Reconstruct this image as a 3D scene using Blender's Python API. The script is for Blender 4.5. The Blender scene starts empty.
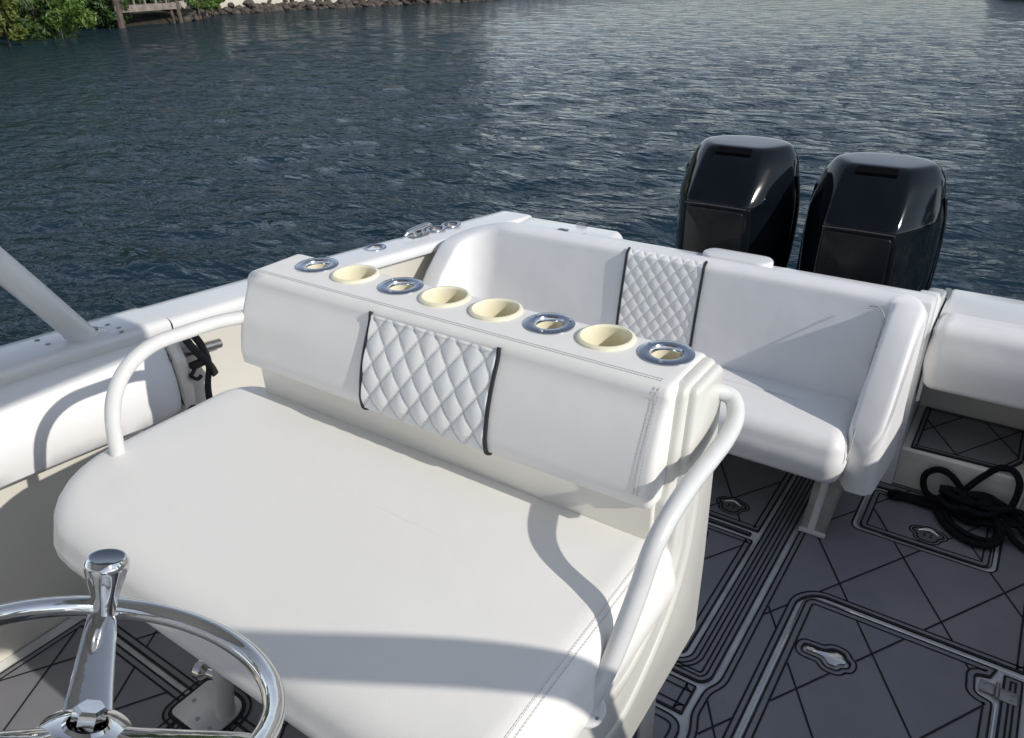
import bpy, bmesh, math, random
from mathutils import Vector, Matrix, noise
R = math.radians
random.seed(7)
scene = bpy.context.scene
col = scene.collection

# ------------------------------------------------------------------ materials
def newmat(name):
    m = bpy.data.materials.new(name); m.use_nodes = True
    nt = m.node_tree; b = nt.nodes['Principled BSDF']
    return m, nt, b
def setc(b, c, rough=.5, metal=0, spec=None, coat=0):
    b.inputs['Base Color'].default_value = (*c, 1); b.inputs['Roughness'].default_value = rough
    b.inputs['Metallic'].default_value = metal
    if spec is not None: b.inputs['Specular IOR Level'].default_value = spec
    if coat: b.inputs['Coat Weight'].default_value = coat; b.inputs['Coat Roughness'].default_value = .03
def mat(name, c, rough=.5, metal=0, c2=None, scale=4., bump=0., bscale=200., bdist=.001, coat=0, detail=4, rvar=0., spec=None, b2=None):
    """object with noise colour variation between c and c2 and a noise bump"""
    m, nt, b = newmat(name); setc(b, c, rough, metal, spec, coat)
    N = nt.nodes; L = nt.links
    tc = N.new('ShaderNodeTexCoord')
    if c2 or rvar:
        nz = N.new('ShaderNodeTexNoise'); nz.inputs['Scale'].default_value = scale; nz.inputs['Detail'].default_value = detail
        L.new(tc.outputs['Object'], nz.inputs['Vector'])
        if c2:
            r = N.new('ShaderNodeValToRGB'); r.color_ramp.elements[0].position = .35; r.color_ramp.elements[1].position = .68
            r.color_ramp.elements[0].color = (*c, 1); r.color_ramp.elements[1].color = (*c2, 1)
            L.new(nz.outputs['Fac'], r.inputs['Fac']); L.new(r.outputs['Color'], b.inputs['Base Color'])
        if rvar:
            mr = N.new('ShaderNodeMapRange'); mr.inputs['To Min'].default_value = rough - rvar; mr.inputs['To Max'].default_value = rough + rvar
            L.new(nz.outputs['Fac'], mr.inputs['Value']); L.new(mr.outputs['Result'], b.inputs['Roughness'])
    prev = None
    if bump:
        n2 = N.new('ShaderNodeTexNoise'); n2.inputs['Scale'].default_value = bscale; n2.inputs['Detail'].default_value = 3
        L.new(tc.outputs['Object'], n2.inputs['Vector'])
        bp = N.new('ShaderNodeBump'); bp.inputs['Strength'].default_value = bump; bp.inputs['Distance'].default_value = bdist
        L.new(n2.outputs['Fac'], bp.inputs['Height']); prev = bp
    if b2:
        n3 = N.new('ShaderNodeTexNoise'); n3.inputs['Scale'].default_value = b2[0]; n3.inputs['Detail'].default_value = 2
        L.new(tc.outputs['Object'], n3.inputs['Vector'])
        bq = N.new('ShaderNodeBump'); bq.inputs['Strength'].default_value = 1; bq.inputs['Distance'].default_value = b2[1]
        L.new(n3.outputs['Fac'], bq.inputs['Height'])
        if prev: L.new(prev.outputs['Normal'], bq.inputs['Normal'])
        prev = bq
    if prev: L.new(prev.outputs['Normal'], b.inputs['Normal'])
    return m
VINYL = mat('white_vinyl', (.80,.785,.755), .42, c2=(.83,.815,.785), scale=3, bump=.45, bscale=420, bdist=.0007, b2=(9, .0016))
BENCHV = mat('bench_vinyl', (.74,.74,.745), .42, c2=(.79,.785,.785), scale=3, bump=.45, bscale=420, bdist=.0007, b2=(8, .003))
TUFTV = mat('tufted_vinyl', (.77,.77,.76), .33, c2=(.81,.81,.80), scale=6, bump=.3, bscale=420, bdist=.0006)
GEL = mat('white_gelcoat', (.66,.665,.665), .25, c2=(.71,.71,.70), scale=2.2, coat=.3, rvar=.06, b2=(9, .0008))
CREAM = mat('cream_gelcoat', (.69,.66,.58), .3, c2=(.73,.705,.64), scale=3, coat=.2, b2=(9, .0008))
SHELL = mat('post_gelcoat', (.64,.63,.585), .3, c2=(.68,.67,.63), scale=3, coat=.2, b2=(9, .0008))
LINER = mat('hull_liner_gelcoat', (.77,.75,.69), .4, c2=(.70,.68,.62), scale=5, detail=7, b2=(10, .001))
DECKG = mat('deck_gelcoat', (.70,.70,.70), .3, c2=(.44,.445,.45), scale=9, detail=6)
PAINT = mat('white_powder_coat', (.65,.655,.65), .3, coat=.2, c2=(.61,.615,.61), scale=20, b2=(60, .0003))
CHROME = mat('polished_stainless', (.62,.615,.60), .08, 1, rvar=.03, scale=30, b2=(35,.0005))
STEEL = mat('stainless_ring', (.38,.41,.46), .16, 1, rvar=.06, scale=60)
DULL = mat('dull_steel', (.35,.34,.33), .4, 1, rvar=.1, scale=40)
LATCHM = mat('latch_grey', (.10,.10,.105), .4, c2=(.14,.14,.145), scale=60)
CUPC = mat('cream_plastic', (.76,.71,.53), .35, c2=(.80,.75,.58), scale=12)
BLACKP = mat('black_piping', (.012,.012,.018), .45, bump=.4, bscale=300)
THREAD = mat('grey_thread', (.42,.42,.42), .8)
FOAM = mat('grey_foam_mat', (.180,.182,.204), .62, c2=(.222,.222,.240), scale=4, detail=10, bump=.8, bscale=700, bdist=.0010, rvar=.1)
GROOVE = mat('black_foam_groove', (.006,.006,.01), .8)
ENGINE = mat('gloss_black_cowl', (.002,.004,.006), .08, c2=(.005,.007,.010), scale=5, rvar=.04, b2=(5,.0012), spec=.25)
ENGM = mat('satin_black_panel', (.006,.008,.010), .22, c2=(.010,.011,.012), scale=8, rvar=.06, spec=.35)
GROOVE2 = mat('intake_black', (.002,.002,.003), .5, spec=.1)
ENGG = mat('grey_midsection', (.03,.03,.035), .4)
STRAP = mat('black_webbing', (.012,.012,.013), .75, bump=.8, bscale=250, bdist=.001)
ROPE = mat('black_rope', (.004,.005,.009), .75, spec=.25)
_nt = ROPE.node_tree; _w = _nt.nodes.new('ShaderNodeTexWave'); _tc = _nt.nodes.new('ShaderNodeTexCoord'); _w.bands_direction = 'DIAGONAL'
_w.inputs['Scale'].default_value = 45; _w.inputs['Distortion'].default_value = 3; _bp = _nt.nodes.new('ShaderNodeBump'); _bp.inputs['Distance'].default_value = .0015
_nt.links.new(_tc.outputs['Object'], _w.inputs['Vector']); _nt.links.new(_w.outputs['Fac'], _bp.inputs['Height']); _nt.links.new(_bp.outputs['Normal'], _nt.nodes['Principled BSDF'].inputs['Normal'])
LEGM = mat('weathered_olive_plastic', (.25,.25,.22), .35, c2=(.36,.36,.33), scale=12, detail=6)
TAN = mat('tan_bracket', (.42,.34,.25), .5, c2=(.55,.48,.38), scale=40)
SEAM = mat('dark_seam', (.05,.05,.055), .7)
WOOD = mat('weathered_wood', (.15,.12,.10), .85, c2=(.27,.23,.20), scale=3, detail=8)
WOODD = mat('dark_wet_wood', (.055,.042,.033), .7, c2=(.12,.09,.07), scale=4, detail=8)
ROCK = mat('dark_rock', (.045,.037,.03), .85, c2=(.12,.095,.08), scale=1.5, detail=8, bump=1, bscale=4, bdist=.1)
SAND = mat('pale_concrete', (.46,.42,.35), .8, c2=(.58,.54,.46), scale=1.2, detail=8)
EARTH = mat('bank_earth', (.018,.016,.012), .95, c2=(.05,.042,.03), scale=.8, detail=8, bump=1, bscale=2, bdist=.15)
GRASSM = mat('lawn', (.05,.085,.02), .9, c2=(.10,.13,.035), scale=1.5, detail=8)
BARK = mat('bark', (.07,.055,.04), .9, c2=(.13,.10,.08), scale=6, detail=8)
WALLP = mat('beige_render', (.24,.19,.16), .8, c2=(.30,.25,.21), scale=2)
ROOFP = mat('roof_shingle', (.12,.08,.07), .8)
GLASSD = mat('dark_window', (.02,.03,.04), .1)
def leafmat(name, c, c2):
    m, nt, b = newmat(name); setc(b, c, .5)
    N = nt.nodes; L = nt.links
    g = N.new('ShaderNodeNewGeometry'); r = N.new('ShaderNodeValToRGB')
    r.color_ramp.elements[0].color = (*c,1); r.color_ramp.elements[1].color = (*c2,1)
    L.new(g.outputs['Random Per Island'], r.inputs['Fac']); L.new(r.outputs['Color'], b.inputs['Base Color'])
    t = N.new('ShaderNodeBsdfTranslucent'); L.new(r.outputs['Color'], t.inputs['Color'])
    mx = N.new('ShaderNodeMixShader'); mx.inputs[0].default_value = .35
    L.new(b.outputs[0], mx.inputs[1]); L.new(t.outputs[0], mx.inputs[2]); L.new(mx.outputs[0], N['Material Output'].inputs['Surface'])
    return m
LEAF = leafmat('green_leaves', (.07,.14,.025), (.17,.27,.05))
LEAFD = leafmat('dark_leaves', (.025,.055,.014), (.07,.12,.03))
LEAFY = leafmat('yellow_green_leaves', (.08,.12,.02), (.16,.19,.04))

# ------------------------------------------------------------------ object helpers
def tag(o, label=None, cat=None, group=None, kind=None):
    if label: o['label'] = label
    if cat: o['category'] = cat
    if group: o['group'] = group
    if kind: o['kind'] = kind
    return o
def thing(name, label, cat, loc=(0,0,0), group=None):
    o = bpy.data.objects.new(name, None); col.objects.link(o); o.location = loc; o.empty_display_size = .1
    return tag(o, label, cat, group)
def link(name, bm, mats, parent=None, smooth=True, angle=35, normals=True):
    if normals: bmesh.ops.recalc_face_normals(bm, faces=bm.faces)
    me = bpy.data.meshes.new(name); bm.to_mesh(me); bm.free()
    for m in (mats if isinstance(mats, (list, tuple)) else [mats]): me.materials.append(m)
    if smooth:
        for p in me.polygons: p.use_smooth = True
        me.set_sharp_from_angle(angle=R(angle))
    o = bpy.data.objects.new(name, me); col.objects.link(o)
    if parent:
        o.parent = parent; 
        p = Vector((0,0,0)); q = parent
        while q: p += q.location; q = q.parent
        me.transform(Matrix.Translation(-p))
    return o
BM = bmesh.new
def box(bm, x0, x1, y0, y1, z0, z1, bev=0, seg=2, mi=0):
    b = BM(); bmesh.ops.create_cube(b, size=1)
    for v in b.verts: v.co = Vector(((x0+x1)/2+v.co.x*(x1-x0), (y0+y1)/2+v.co.y*(y1-y0), (z0+z1)/2+v.co.z*(z1-z0)))
    if bev: bmesh.ops.bevel(b, geom=b.edges[:], offset=bev, segments=seg, profile=.5, affect='EDGES', clamp_overlap=True)
    merge(bm, b, mi)
def merge(bm, b, mi=0):
    me = bpy.data.meshes.new('tmp'); b.to_mesh(me); b.free()
    n = len(bm.faces); bm.from_mesh(me); bpy.data.meshes.remove(me)
    bm.faces.ensure_lookup_table()
    if mi:
        for f in bm.faces[n:]: f.material_index = mi
def prism(bm, pts, axis, a0, a1, bev=0, seg=2, mi=0, inset=None):
    """pts: 2D outline; axis 'x': pts are (y,z); 'y': (x,z); 'z': (x,y)"""
    def P(p, a): return {'x': (a, p[0], p[1]), 'y': (p[0], a, p[1]), 'z': (p[0], p[1], a)}[axis]
    b = BM(); A = [b.verts.new(P(p, a0)) for p in pts]; B = [b.verts.new(P(p, a1)) for p in pts]
    n = len(pts); b.faces.new(A); b.faces.new(B[::-1])
    for i in range(n): b.faces.new((A[i], A[(i+1)%n], B[(i+1)%n], B[i]))
    bmesh.ops.recalc_face_normals(b, faces=b.faces)
    if bev: bmesh.ops.bevel(b, geom=b.edges[:], offset=bev, segments=seg, profile=.5, affect='EDGES', clamp_overlap=True)
    merge(bm, b, mi)
def smooth_path(pts, k=8):
    """Catmull-Rom"""
    P = [Vector(p) for p in pts]; P = [2*P[0]-P[1]] + P + [2*P[-1]-P[-2]]; out = []
    for i in range(1, len(P)-2):
        p0, p1, p2, p3 = P[i-1:i+3]
        for j in range(k):
            t = j/k
            out.append(.5*((2*p1)+(p2-p0)*t+(2*p0-5*p1+4*p2-p3)*t*t+(3*p1-p0-3*p2+p3)*t**3))
    out.append(P[-2]); return out
def tube(bm, path, r, n=12, caps=True, mi=0, closed=False, flat=None):
    path = [Vector(p) for p in path]; N = len(path); rr = r if callable(r) else (lambda t: r)
    rings = []; up = None
    for i, p in enumerate(path):
        if closed: d = (path[(i+1)%N]-path[(i-1)%N])
        else: d = path[min(i+1, N-1)]-path[max(i-1, 0)]
        d.normalize()
        if up is None: up = d.orthogonal().normalized() if flat is None else Vector(flat)
        up = (up - d*up.dot(d)).normalized() if flat is None else (Vector(flat)-d*Vector(flat).dot(d)).normalized()
        s = d.cross(up); ra = rr(i/max(1, N-1)); ra = ra if isinstance(ra, tuple) else (ra, ra)
        rings.append([bm.verts.new(p + up*ra[0]*math.cos(2*math.pi*k/n) + s*ra[1]*math.sin(2*math.pi*k/n)) for k in range(n)])
    fs = []
    for i in range(N if closed else N-1):
        a, b = rings[i], rings[(i+1)%N]
        for k in range(n): fs.append(bm.faces.new((a[k], a[(k+1)%n], b[(k+1)%n], b[k])))
    if caps and not closed: fs += [bm.faces.new(rings[0][::-1]), bm.faces.new(rings[-1])]
    for f in fs: f.material_index = mi
def lathe(bm, prof, c, n=32, axis=(0,0,1), mi=0, close=False, twist=None):
    """prof: list of (r,h) along axis from c"""
    ax = Vector(axis).normalized(); u = ax.orthogonal().normalized()
    if abs(ax.z) > .99: u = Vector((1,0,0))
    w = ax.cross(u); rings = []
    for r, h in prof:
        rings.append([bm.verts.new(Vector(c)+ax*h+(u*math.cos(2*math.pi*k/n)+w*math.sin(2*math.pi*k/n))*max(r, 1e-5)*(twist(k, h) if twist else 1)) for k in range(n)])
    for a, b in zip(rings, rings[1:]):
        for k in range(n):
            f = bm.faces.new((a[k], a[(k+1)%n], b[(k+1)%n], b[k])); f.material_index = mi
    if close:
        for q in (rings[0][::-1], rings[-1]):
            f = bm.faces.new(q); f.material_index = mi
def rrect(a, b, r, nc=8, ne=10):
    """rounded rectangle outline, half sizes a,b; constant vertex count"""
    rl = [max(min(q, a, b), 0) for q in (r if isinstance(r, (list, tuple)) else [r]*4)]; out = []
    cs = [((a-rl[0]), (b-rl[0]), 0), (-(a-rl[1]), (b-rl[1]), 90), (-(a-rl[2]), -(b-rl[2]), 180), ((a-rl[3]), -(b-rl[3]), 270)]
    for i, (cx, cy, a0) in enumerate(cs):
        r = rl[i]; rn = rl[(i+1) % 4]
        arc = [(cx+r*math.cos(R(a0+90*k/nc)), cy+r*math.sin(R(a0+90*k/nc))) for k in range(nc+1)]
        nx, ny, na = cs[(i+1) % 4]
        e = (nx+rn*math.cos(R(na)), ny+rn*math.sin(R(na)))
        out += arc; s = arc[-1]
        out += [(s[0]+(e[0]-s[0])*k/ne, s[1]+(e[1]-s[1])*k/ne) for k in range(1, ne)]
    return out
def cushion(bm, x0, x1, y0, y1, z0, z1, rt=.04, rb=.02, R0=.06, puff=.01, warp=None, nr=6, inner=14, wr=0., ws=5., side=0.):
    """padded box lofted from rounded rings, crowned on top"""
    cx, cy, a, b_ = (x0+x1)/2, (y0+y1)/2, (x1-x0)/2, (y1-y0)/2; b = b_; m = min(a, b)
    L = []
    for k in range(nr+1): t = k/nr*math.pi/2; L.append((rb*(1-math.sin(t)), z0+rb*(1-math.cos(t)), 0))
    for k in range(1, 6): u = k/6; L.append((-side*math.sin(math.pi*u), z0+rb+(z1-rt-z0-rb)*u, 0))
    for k in range(nr+1): t = k/nr*math.pi/2; L.append((rt*(1-math.cos(t)), z1-rt+rt*math.sin(t), 0))
    for k in range(1, inner): i = rt+(m*.82-rt)*k/(inner-1); L.append((i, z1, 1-(1-k/(inner-1))**2))
    rings = []
    for ins, z, pf in L:
        ring = []
        for (px, py) in rrect(a-ins, b-ins, [max(q-ins, .002) for q in (R0 if isinstance(R0, (list, tuple)) else [R0]*4)]):
            q = Vector((cx+px, cy+py, z+(puff*(1-min(1, abs(px)/(a-rt))**4)*(1-min(1, abs(py)/(b_-rt))**4) if z >= z1-.001 else 0)))
            if wr and z > z0+rb: q.z += wr*noise.noise(q*ws)*(1-pf)*(.15+3.4*pf)
            if warp: q = Vector(warp(q))
            ring.append(bm.verts.new(q))
        rings.append(ring)
    n = len(rings[0])
    for A, B in zip(rings, rings[1:]):
        for k in range(n): bm.faces.new((A[k], A[(k+1)%n], B[(k+1)%n], B[k]))
    bm.faces.new(rings[0][::-1]); bm.faces.new(rings[-1])
    return rings
def stitches(bm, path, pitch=.0065, ln=.0050, r=.0007, mi=0):
    r *= .75
    path = [Vector(p) for p in path]; d = 0; nxt = 0
    for p, q in zip(path, path[1:]):
        l = (q-p).length
        if l < 1e-6: continue
        u = (q-p)/l
        while nxt < d+l:
            s = p+u*(nxt-d); tube(bm, [s, s+u*ln], r, n=4, mi=mi); nxt += pitch
        d += l
def lathe_obj(name, prof, c, m, parent, **k):
    b = BM(); lathe(b, prof, c, **k); return link(name, b, m, parent)

# ------------------------------------------------------------------ camera (solved from the vanishing points of the boat)
va, vb, cx0, cy0 = (-735., 0.), (1105., -45.), 512., 369.
F = math.sqrt(-((va[0]-cx0)*(vb[0]-cx0)+(va[1]-cy0)*(vb[1]-cy0)))
Yc = Vector((vb[0]-cx0, cy0-vb[1], -F)).normalized(); Xc = Vector((-(va[0]-cx0), -(cy0-va[1]), F)).normalized(); Zc = Xc.cross(Yc)
RM = Matrix((Xc, Yc, Zc)); CL = Vector((0, 0, 1.65))
cam = bpy.data.cameras.new('camera'); co = bpy.data.objects.new('camera', cam); col.objects.link(co)
co.matrix_world = Matrix.Translation(CL) @ RM.to_4x4()
cam.sensor_fit = 'HORIZONTAL'; cam.sensor_width = 36; cam.lens = F/1024*36; cam.clip_start = .02; cam.clip_end = 3000
scene.camera = co
def atz(u, v, z):
    d = RM @ Vector((u-cx0, cy0-v, -F)); return CL + d*((z-CL.z)/d.z)
def aty(u, v, y):
    d = RM @ Vector((u-cx0, cy0-v, -F)); return CL + d*((y-CL.y)/d.y)
def atx(u, v, x):
    d = RM @ Vector((u-cx0, cy0-v, -F)); return CL + d*((x-CL.x)/d.x)

# ------------------------------------------------------------------ light
SUN = Vector((1, -.02, .58)).normalized()
w = bpy.data.worlds.new('World'); scene.world = w; w.use_nodes = True
nt = w.node_tree; bg = nt.nodes['Background']; sky = nt.nodes.new('ShaderNodeTexSky'); sky.sky_type = 'NISHITA'; sky.sun_disc = False
sky.sun_elevation = math.asin(SUN.z); sky.sun_rotation = math.atan2(SUN.x, SUN.y); sky.air_density = .8; sky.dust_density = .1; sky.ozone_density = 2
hs = nt.nodes.new('ShaderNodeHueSaturation'); hs.inputs['Saturation'].default_value = .50
nt.links.new(sky.outputs[0], hs.inputs['Color']); nt.links.new(hs.outputs[0], bg.inputs[0]); bg.inputs[1].default_value = .17
sl = bpy.data.lights.new('sun', 'SUN'); sl.energy = 3.25; sl.angle = R(.55); sl.color = (1, .95, .87)
so = bpy.data.objects.new('sun', sl); col.objects.link(so); so.rotation_euler = (-SUN).to_track_quat('-Z', 'Y').to_euler()
scene.view_settings.view_transform = 'Standard'; scene.view_settings.look = 'None'; scene.view_settings.gamma = 1; scene.view_settings.exposure = .12
scene.view_settings.use_curve_mapping = False

# ------------------------------------------------------------------ water
WZ = -.45
def water():
    m, nt, b = newmat('canal_water'); setc(b, (.006,.020,.032), .065); b.inputs['IOR'].default_value = 1.22
    N = nt.nodes; L = nt.links; tc = N.new('ShaderNodeTexCoord')
    mp = N.new('ShaderNodeMapping'); mp.inputs['Rotation'].default_value = (0,0,R(36)); mp.inputs['Scale'].default_value = (1,1.9,1); L.new(tc.outputs['Object'], mp.inputs['Vector'])
    prev = None
    for sc, dist, det in ((12, .008, 3), (3.6, .052, 3), (1.2, .14, 3)):
        nz = N.new('ShaderNodeTexNoise'); nz.inputs['Scale'].default_value = sc; nz.inputs['Detail'].default_value = det; nz.inputs['Distortion'].default_value = .5
        L.new(mp.outputs[0], nz.inputs['Vector'])
        bp = N.new('ShaderNodeBump'); bp.inputs['Strength'].default_value = 1; bp.inputs['Distance'].default_value = dist
        L.new(nz.outputs['Fac'], bp.inputs['Height'])
        if prev: L.new(prev.outputs[0], bp.inputs['Normal'])
        prev = bp
    L.new(prev.outputs[0], b.inputs['Normal'])
    # dull blue green diffuse mixed in to dim the sky reflection
    df = N.new('ShaderNodeBsdfDiffuse'); df.inputs[0].default_value = (.017,.036,.050,1); mx = N.new('ShaderNodeMixShader'); mx.inputs[0].default_value = .33
    L.new(b.outputs[0], mx.inputs[1]); L.new(df.outputs[0], mx.inputs[2]); L.new(mx.outputs[0], N['Material Output'].inputs['Surface'])
    bm = BM()
    # fan grid: dense near the boat, reaching far beyond the banks
    rows = []
    rad = [3.0*1.0125**i for i in range(480)]
    angs = [R(55+110*k/300) for k in range(301)]
    for r in rad:
        rows.append([bm.verts.new((r*math.cos(a)-.3, r*math.sin(a)-1.5, 0)) for a in angs])
    for v in bm.verts:
        p = v.co; r = math.hypot(p.x, p.y); fade = 1/(1+(r/34)**2)
        q = Vector((p.x*.81+p.y*.59, (-p.x*.59+p.y*.81)*1.9, 0))
        h = .040*noise.noise(q*.55)+.040*noise.noise(q*1.25+Vector((7,3,1)))+ (.022*noise.noise(q*2.7+Vector((1,9,4))) if r < 25 else 0)
        v.co.z = WZ + h*fade
    for A, B in zip(rows, rows[1:]):
        for k in range(len(A)-1): bm.faces.new((A[k], A[k+1], B[k+1], B[k]))
    # flat surround
    n0 = len(bm.faces)
    o = link('canal_water', bm, m, angle=180); tag(o, kind='structure')
    bm = BM(); s = 2500
    vs = [bm.verts.new(p) for p in ((-s,-s,WZ-.12),(s,-s,WZ-.12),(s,s,WZ-.12),(-s,s,WZ-.12))]; bm.faces.new(vs)
    o = link('distant_water', bm, m, smooth=False); tag(o, kind='structure')
water()

# ------------------------------------------------------------------ deck and foam mats
def offset_poly(pts, d):
    n = len(pts); A = sum(pts[i][0]*pts[(i+1)%n][1]-pts[(i+1)%n][0]*pts[i][1] for i in range(n)); s = 1 if A > 0 else -1; out = []
    for i in range(n):
        p0, p1, p2 = Vector(pts[i-1]), Vector(pts[i]), Vector(pts[(i+1)%n])
        e1 = (p1-p0).normalized(); e2 = (p2-p1).normalized(); n1 = Vector((-e1.y, e1.x))*s; n2 = Vector((-e2.y, e2.x))*s
        m = n1+n2; l = m.length
        m = m/l if l > 1e-6 else n1
        out.append(tuple(p1+m*d/max(.35, m.dot(n1))))
    return out
def roundpoly(pts, r, n=6):
    """r: radius or list per vertex"""
    out = []; N = len(pts)
    for i in range(N):
        rr = r[i] if isinstance(r, (list, tuple)) else r
        p0, p1, p2 = Vector(pts[i-1]), Vector(pts[i]), Vector(pts[(i+1)%N])
        if rr <= 0: out.append(tuple(p1)); continue
        a = (p0-p1); b = (p2-p1); rr = min(rr, a.length*.45, b.length*.45); a.normalize(); b.normalize()
        A = p1+a*rr; B = p1+b*rr
        for k in range(n+1):
            t = k/n; out.append(tuple((1-t)**2*A+2*t*(1-t)*p1+t*t*B))
    return out
def inside(p, poly):
    c = False; n = len(poly)
    for i in range(n):
        a, b = poly[i], poly[i-1]
        if (a[1] > p[1]) != (b[1] > p[1]) and p[0] < (b[0]-a[0])*(p[1]-a[1])/(b[1]-a[1])+a[0]: c = not c
    return c
def fillpoly(bm, loops, z, th, mi=0):
    es = []; b = BM()
    for lp in loops:
        vs = [b.verts.new((p[0], p[1], z)) for p in lp]
        es += [b.edges.new((vs[i], vs[(i+1)%len(vs)])) for i in range(len(vs))]
    bmesh.ops.triangle_fill(b, use_beauty=True, use_dissolve=False, edges=es, normal=(0,0,1))
    for lp in loops:
        n = len(lp); T = [b.verts.new((p[0], p[1], z)) for p in lp]; B = [b.verts.new((p[0], p[1], z-th)) for p in lp]
        for i in range(n): f = b.faces.new((T[i], T[(i+1)%n], B[(i+1)%n], B[i])); f.material_index = 1
    me = bpy.data.meshes.new('tmp'); b.to_mesh(me); b.free(); bm.from_mesh(me); bpy.data.meshes.remove(me)
def strip(bm, pts, w, z, closed=True, mi=1):
    n = len(pts)
    if closed:
        A = offset_poly(pts, w/2); B = offset_poly(pts, -w/2)
        a = [bm.verts.new((p[0], p[1], z)) for p in A]; b = [bm.verts.new((p[0], p[1], z)) for p in B]
        for i in range(n): f = bm.faces.new((a[i], a[(i+1)%n], b[(i+1)%n], b[i])); f.material_index = mi
    else:
        for p, q in zip(pts, pts[1:]):
            p, q = Vector(p), Vector(q); d = (q-p).normalized(); s = Vector((-d.y, d.x))*w/2
            f = bm.faces.new([bm.verts.new((v.x, v.y, z)) for v in (p+s, q+s, q-s, p-s)]); f.material_index = mi
def band(bm, pts, d, w, z, mi=1):
    n = len(pts); A = offset_poly(pts, d-w/2); B = offset_poly(pts, d+w/2)
    a = [bm.verts.new((p[0], p[1], z)) for p in A]; b = [bm.verts.new((p[0], p[1], z)) for p in B]
    for i in range(n): f = bm.faces.new((a[i], a[(i+1)%n], b[(i+1)%n], b[i])); f.material_index = mi
def hatchlines(bm, outer, holes, cds, ces, z, w=.0052, sl=1.64):
    for s, cs in ((-sl, cds), (sl, ces)):
        for c in cs:
            on = False; st = None; x = -2.2
            # march along the line
            step = .002
            while x < .9:
                p = (x, s*x+c); ok = inside(p, outer) and not any(inside(p, h) for h in holes)
                if ok and not on: st = p; on = True
                if on and not ok:
                    if (Vector(p)-Vector(st)).length > .012: strip(bm, [st, p], w, z + (.0003 if s > 0 else 0), False)
                    on = False
                x += step
def pad(name, label, outer, holes=(), insets=(.0,), lines=None, z=0., th=.007, skip=(), parent=None, group='grey foam deck mats', cat='deck mat', gw=.0055, holeinsets=(0.,)):
    bm = BM(); fillpoly(bm, [outer]+list(holes), z, th)
    zz = z+.0009
    for d in insets: band(bm, outer, d+.003, gw, zz)
    for h in holes:
        for d in holeinsets: band(bm, h, -d-.003, gw, zz)
    for s in skip: strip(bm, s, .005, zz)
    if lines:
        inn = offset_poly(outer, max(insets)+.004)
        ho = [offset_poly(h, -(max(holeinsets)+.004)) for h in holes]+list(skip)
        hatchlines(bm, inn, ho, lines[0], lines[1], zz+.0004)
    o = link(name, bm, [FOAM, GROOVE], parent, smooth=False, normals=False)
    if not parent: tag(o, label, cat, group)
    return o
bm = BM(); box(bm, -2.03, .68, -2.6, 2.62, -.06, -.006)
tag(link('deck', bm, DECKG, smooth=False), kind='structure')

S = .4465
DR = [1.643+S*k for k in range(-5, 4)]; ER = [2.287+.4535*k for k in range(-6, 5)]
def latch_outline(c, s=1., rot=0, grow=0.):
    P = [(-.058,.010),(-.046,.030),(-.020,.035),(0,.044),(.020,.035),(.046,.030),(.058,.010),(.042,-.002),(.035,-.012),(.032,-.032),(.016,-.042),(-.016,-.042),(-.032,-.032),(-.035,-.012),(-.042,-.002)]
    P = roundpoly([(a*.62*s, b*.62*s) for a, b in P], .007*s, 3)
    if grow: P = offset_poly(P, -grow)
    return [(c[0]+x*math.cos(rot)-y*math.sin(rot), c[1]+x*math.sin(rot)+y*math.cos(rot)) for x, y in P]
def key_outline(c, grow=0.):
    pts = [(-.085,.016),(-.02,.020),(.004,.042),(.036,.040),(.046,.020),(.062,.010),(.062,-.014),(.042,-.022),(.034,-.042),(.0,-.044),(-.022,-.020),(-.085,-.020)]
    return [(p[0]+c[0], p[1]+c[1]) for p in offset_poly(roundpoly([(a*.8, b*.8) for a, b in pts], .010, 4), -grow)]
LA, LB, LC, LD = (-.015, 2.345), (-.597, 2.155), (-.655, 1.955), (-.150, 1.665)
# main mat
main = [(-.366,2.59),(.285,2.59),(.285,1.884),(-.236,1.884),(-.280,1.838),(-.280,.15),(-.37,.15),(-.372,1.22),(-.376,1.255),(-.392,1.30),(-.390,1.385),(-.366,1.43)]
main = roundpoly(main, [.0,.0,.004,.03,.03,0,0,.02,.02,.02,.02,.02])
shole = roundpoly([(-.231,2.257),(.183,2.257),(.183,2.537),(-.231,2.537)], .035)
pad('foam_mat', 'widest grey foam mat with black diamond grooves, around both hatches near the bench leg', main, [shole], (.0,.016), (DR, ER), holeinsets=(0.,))
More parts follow.
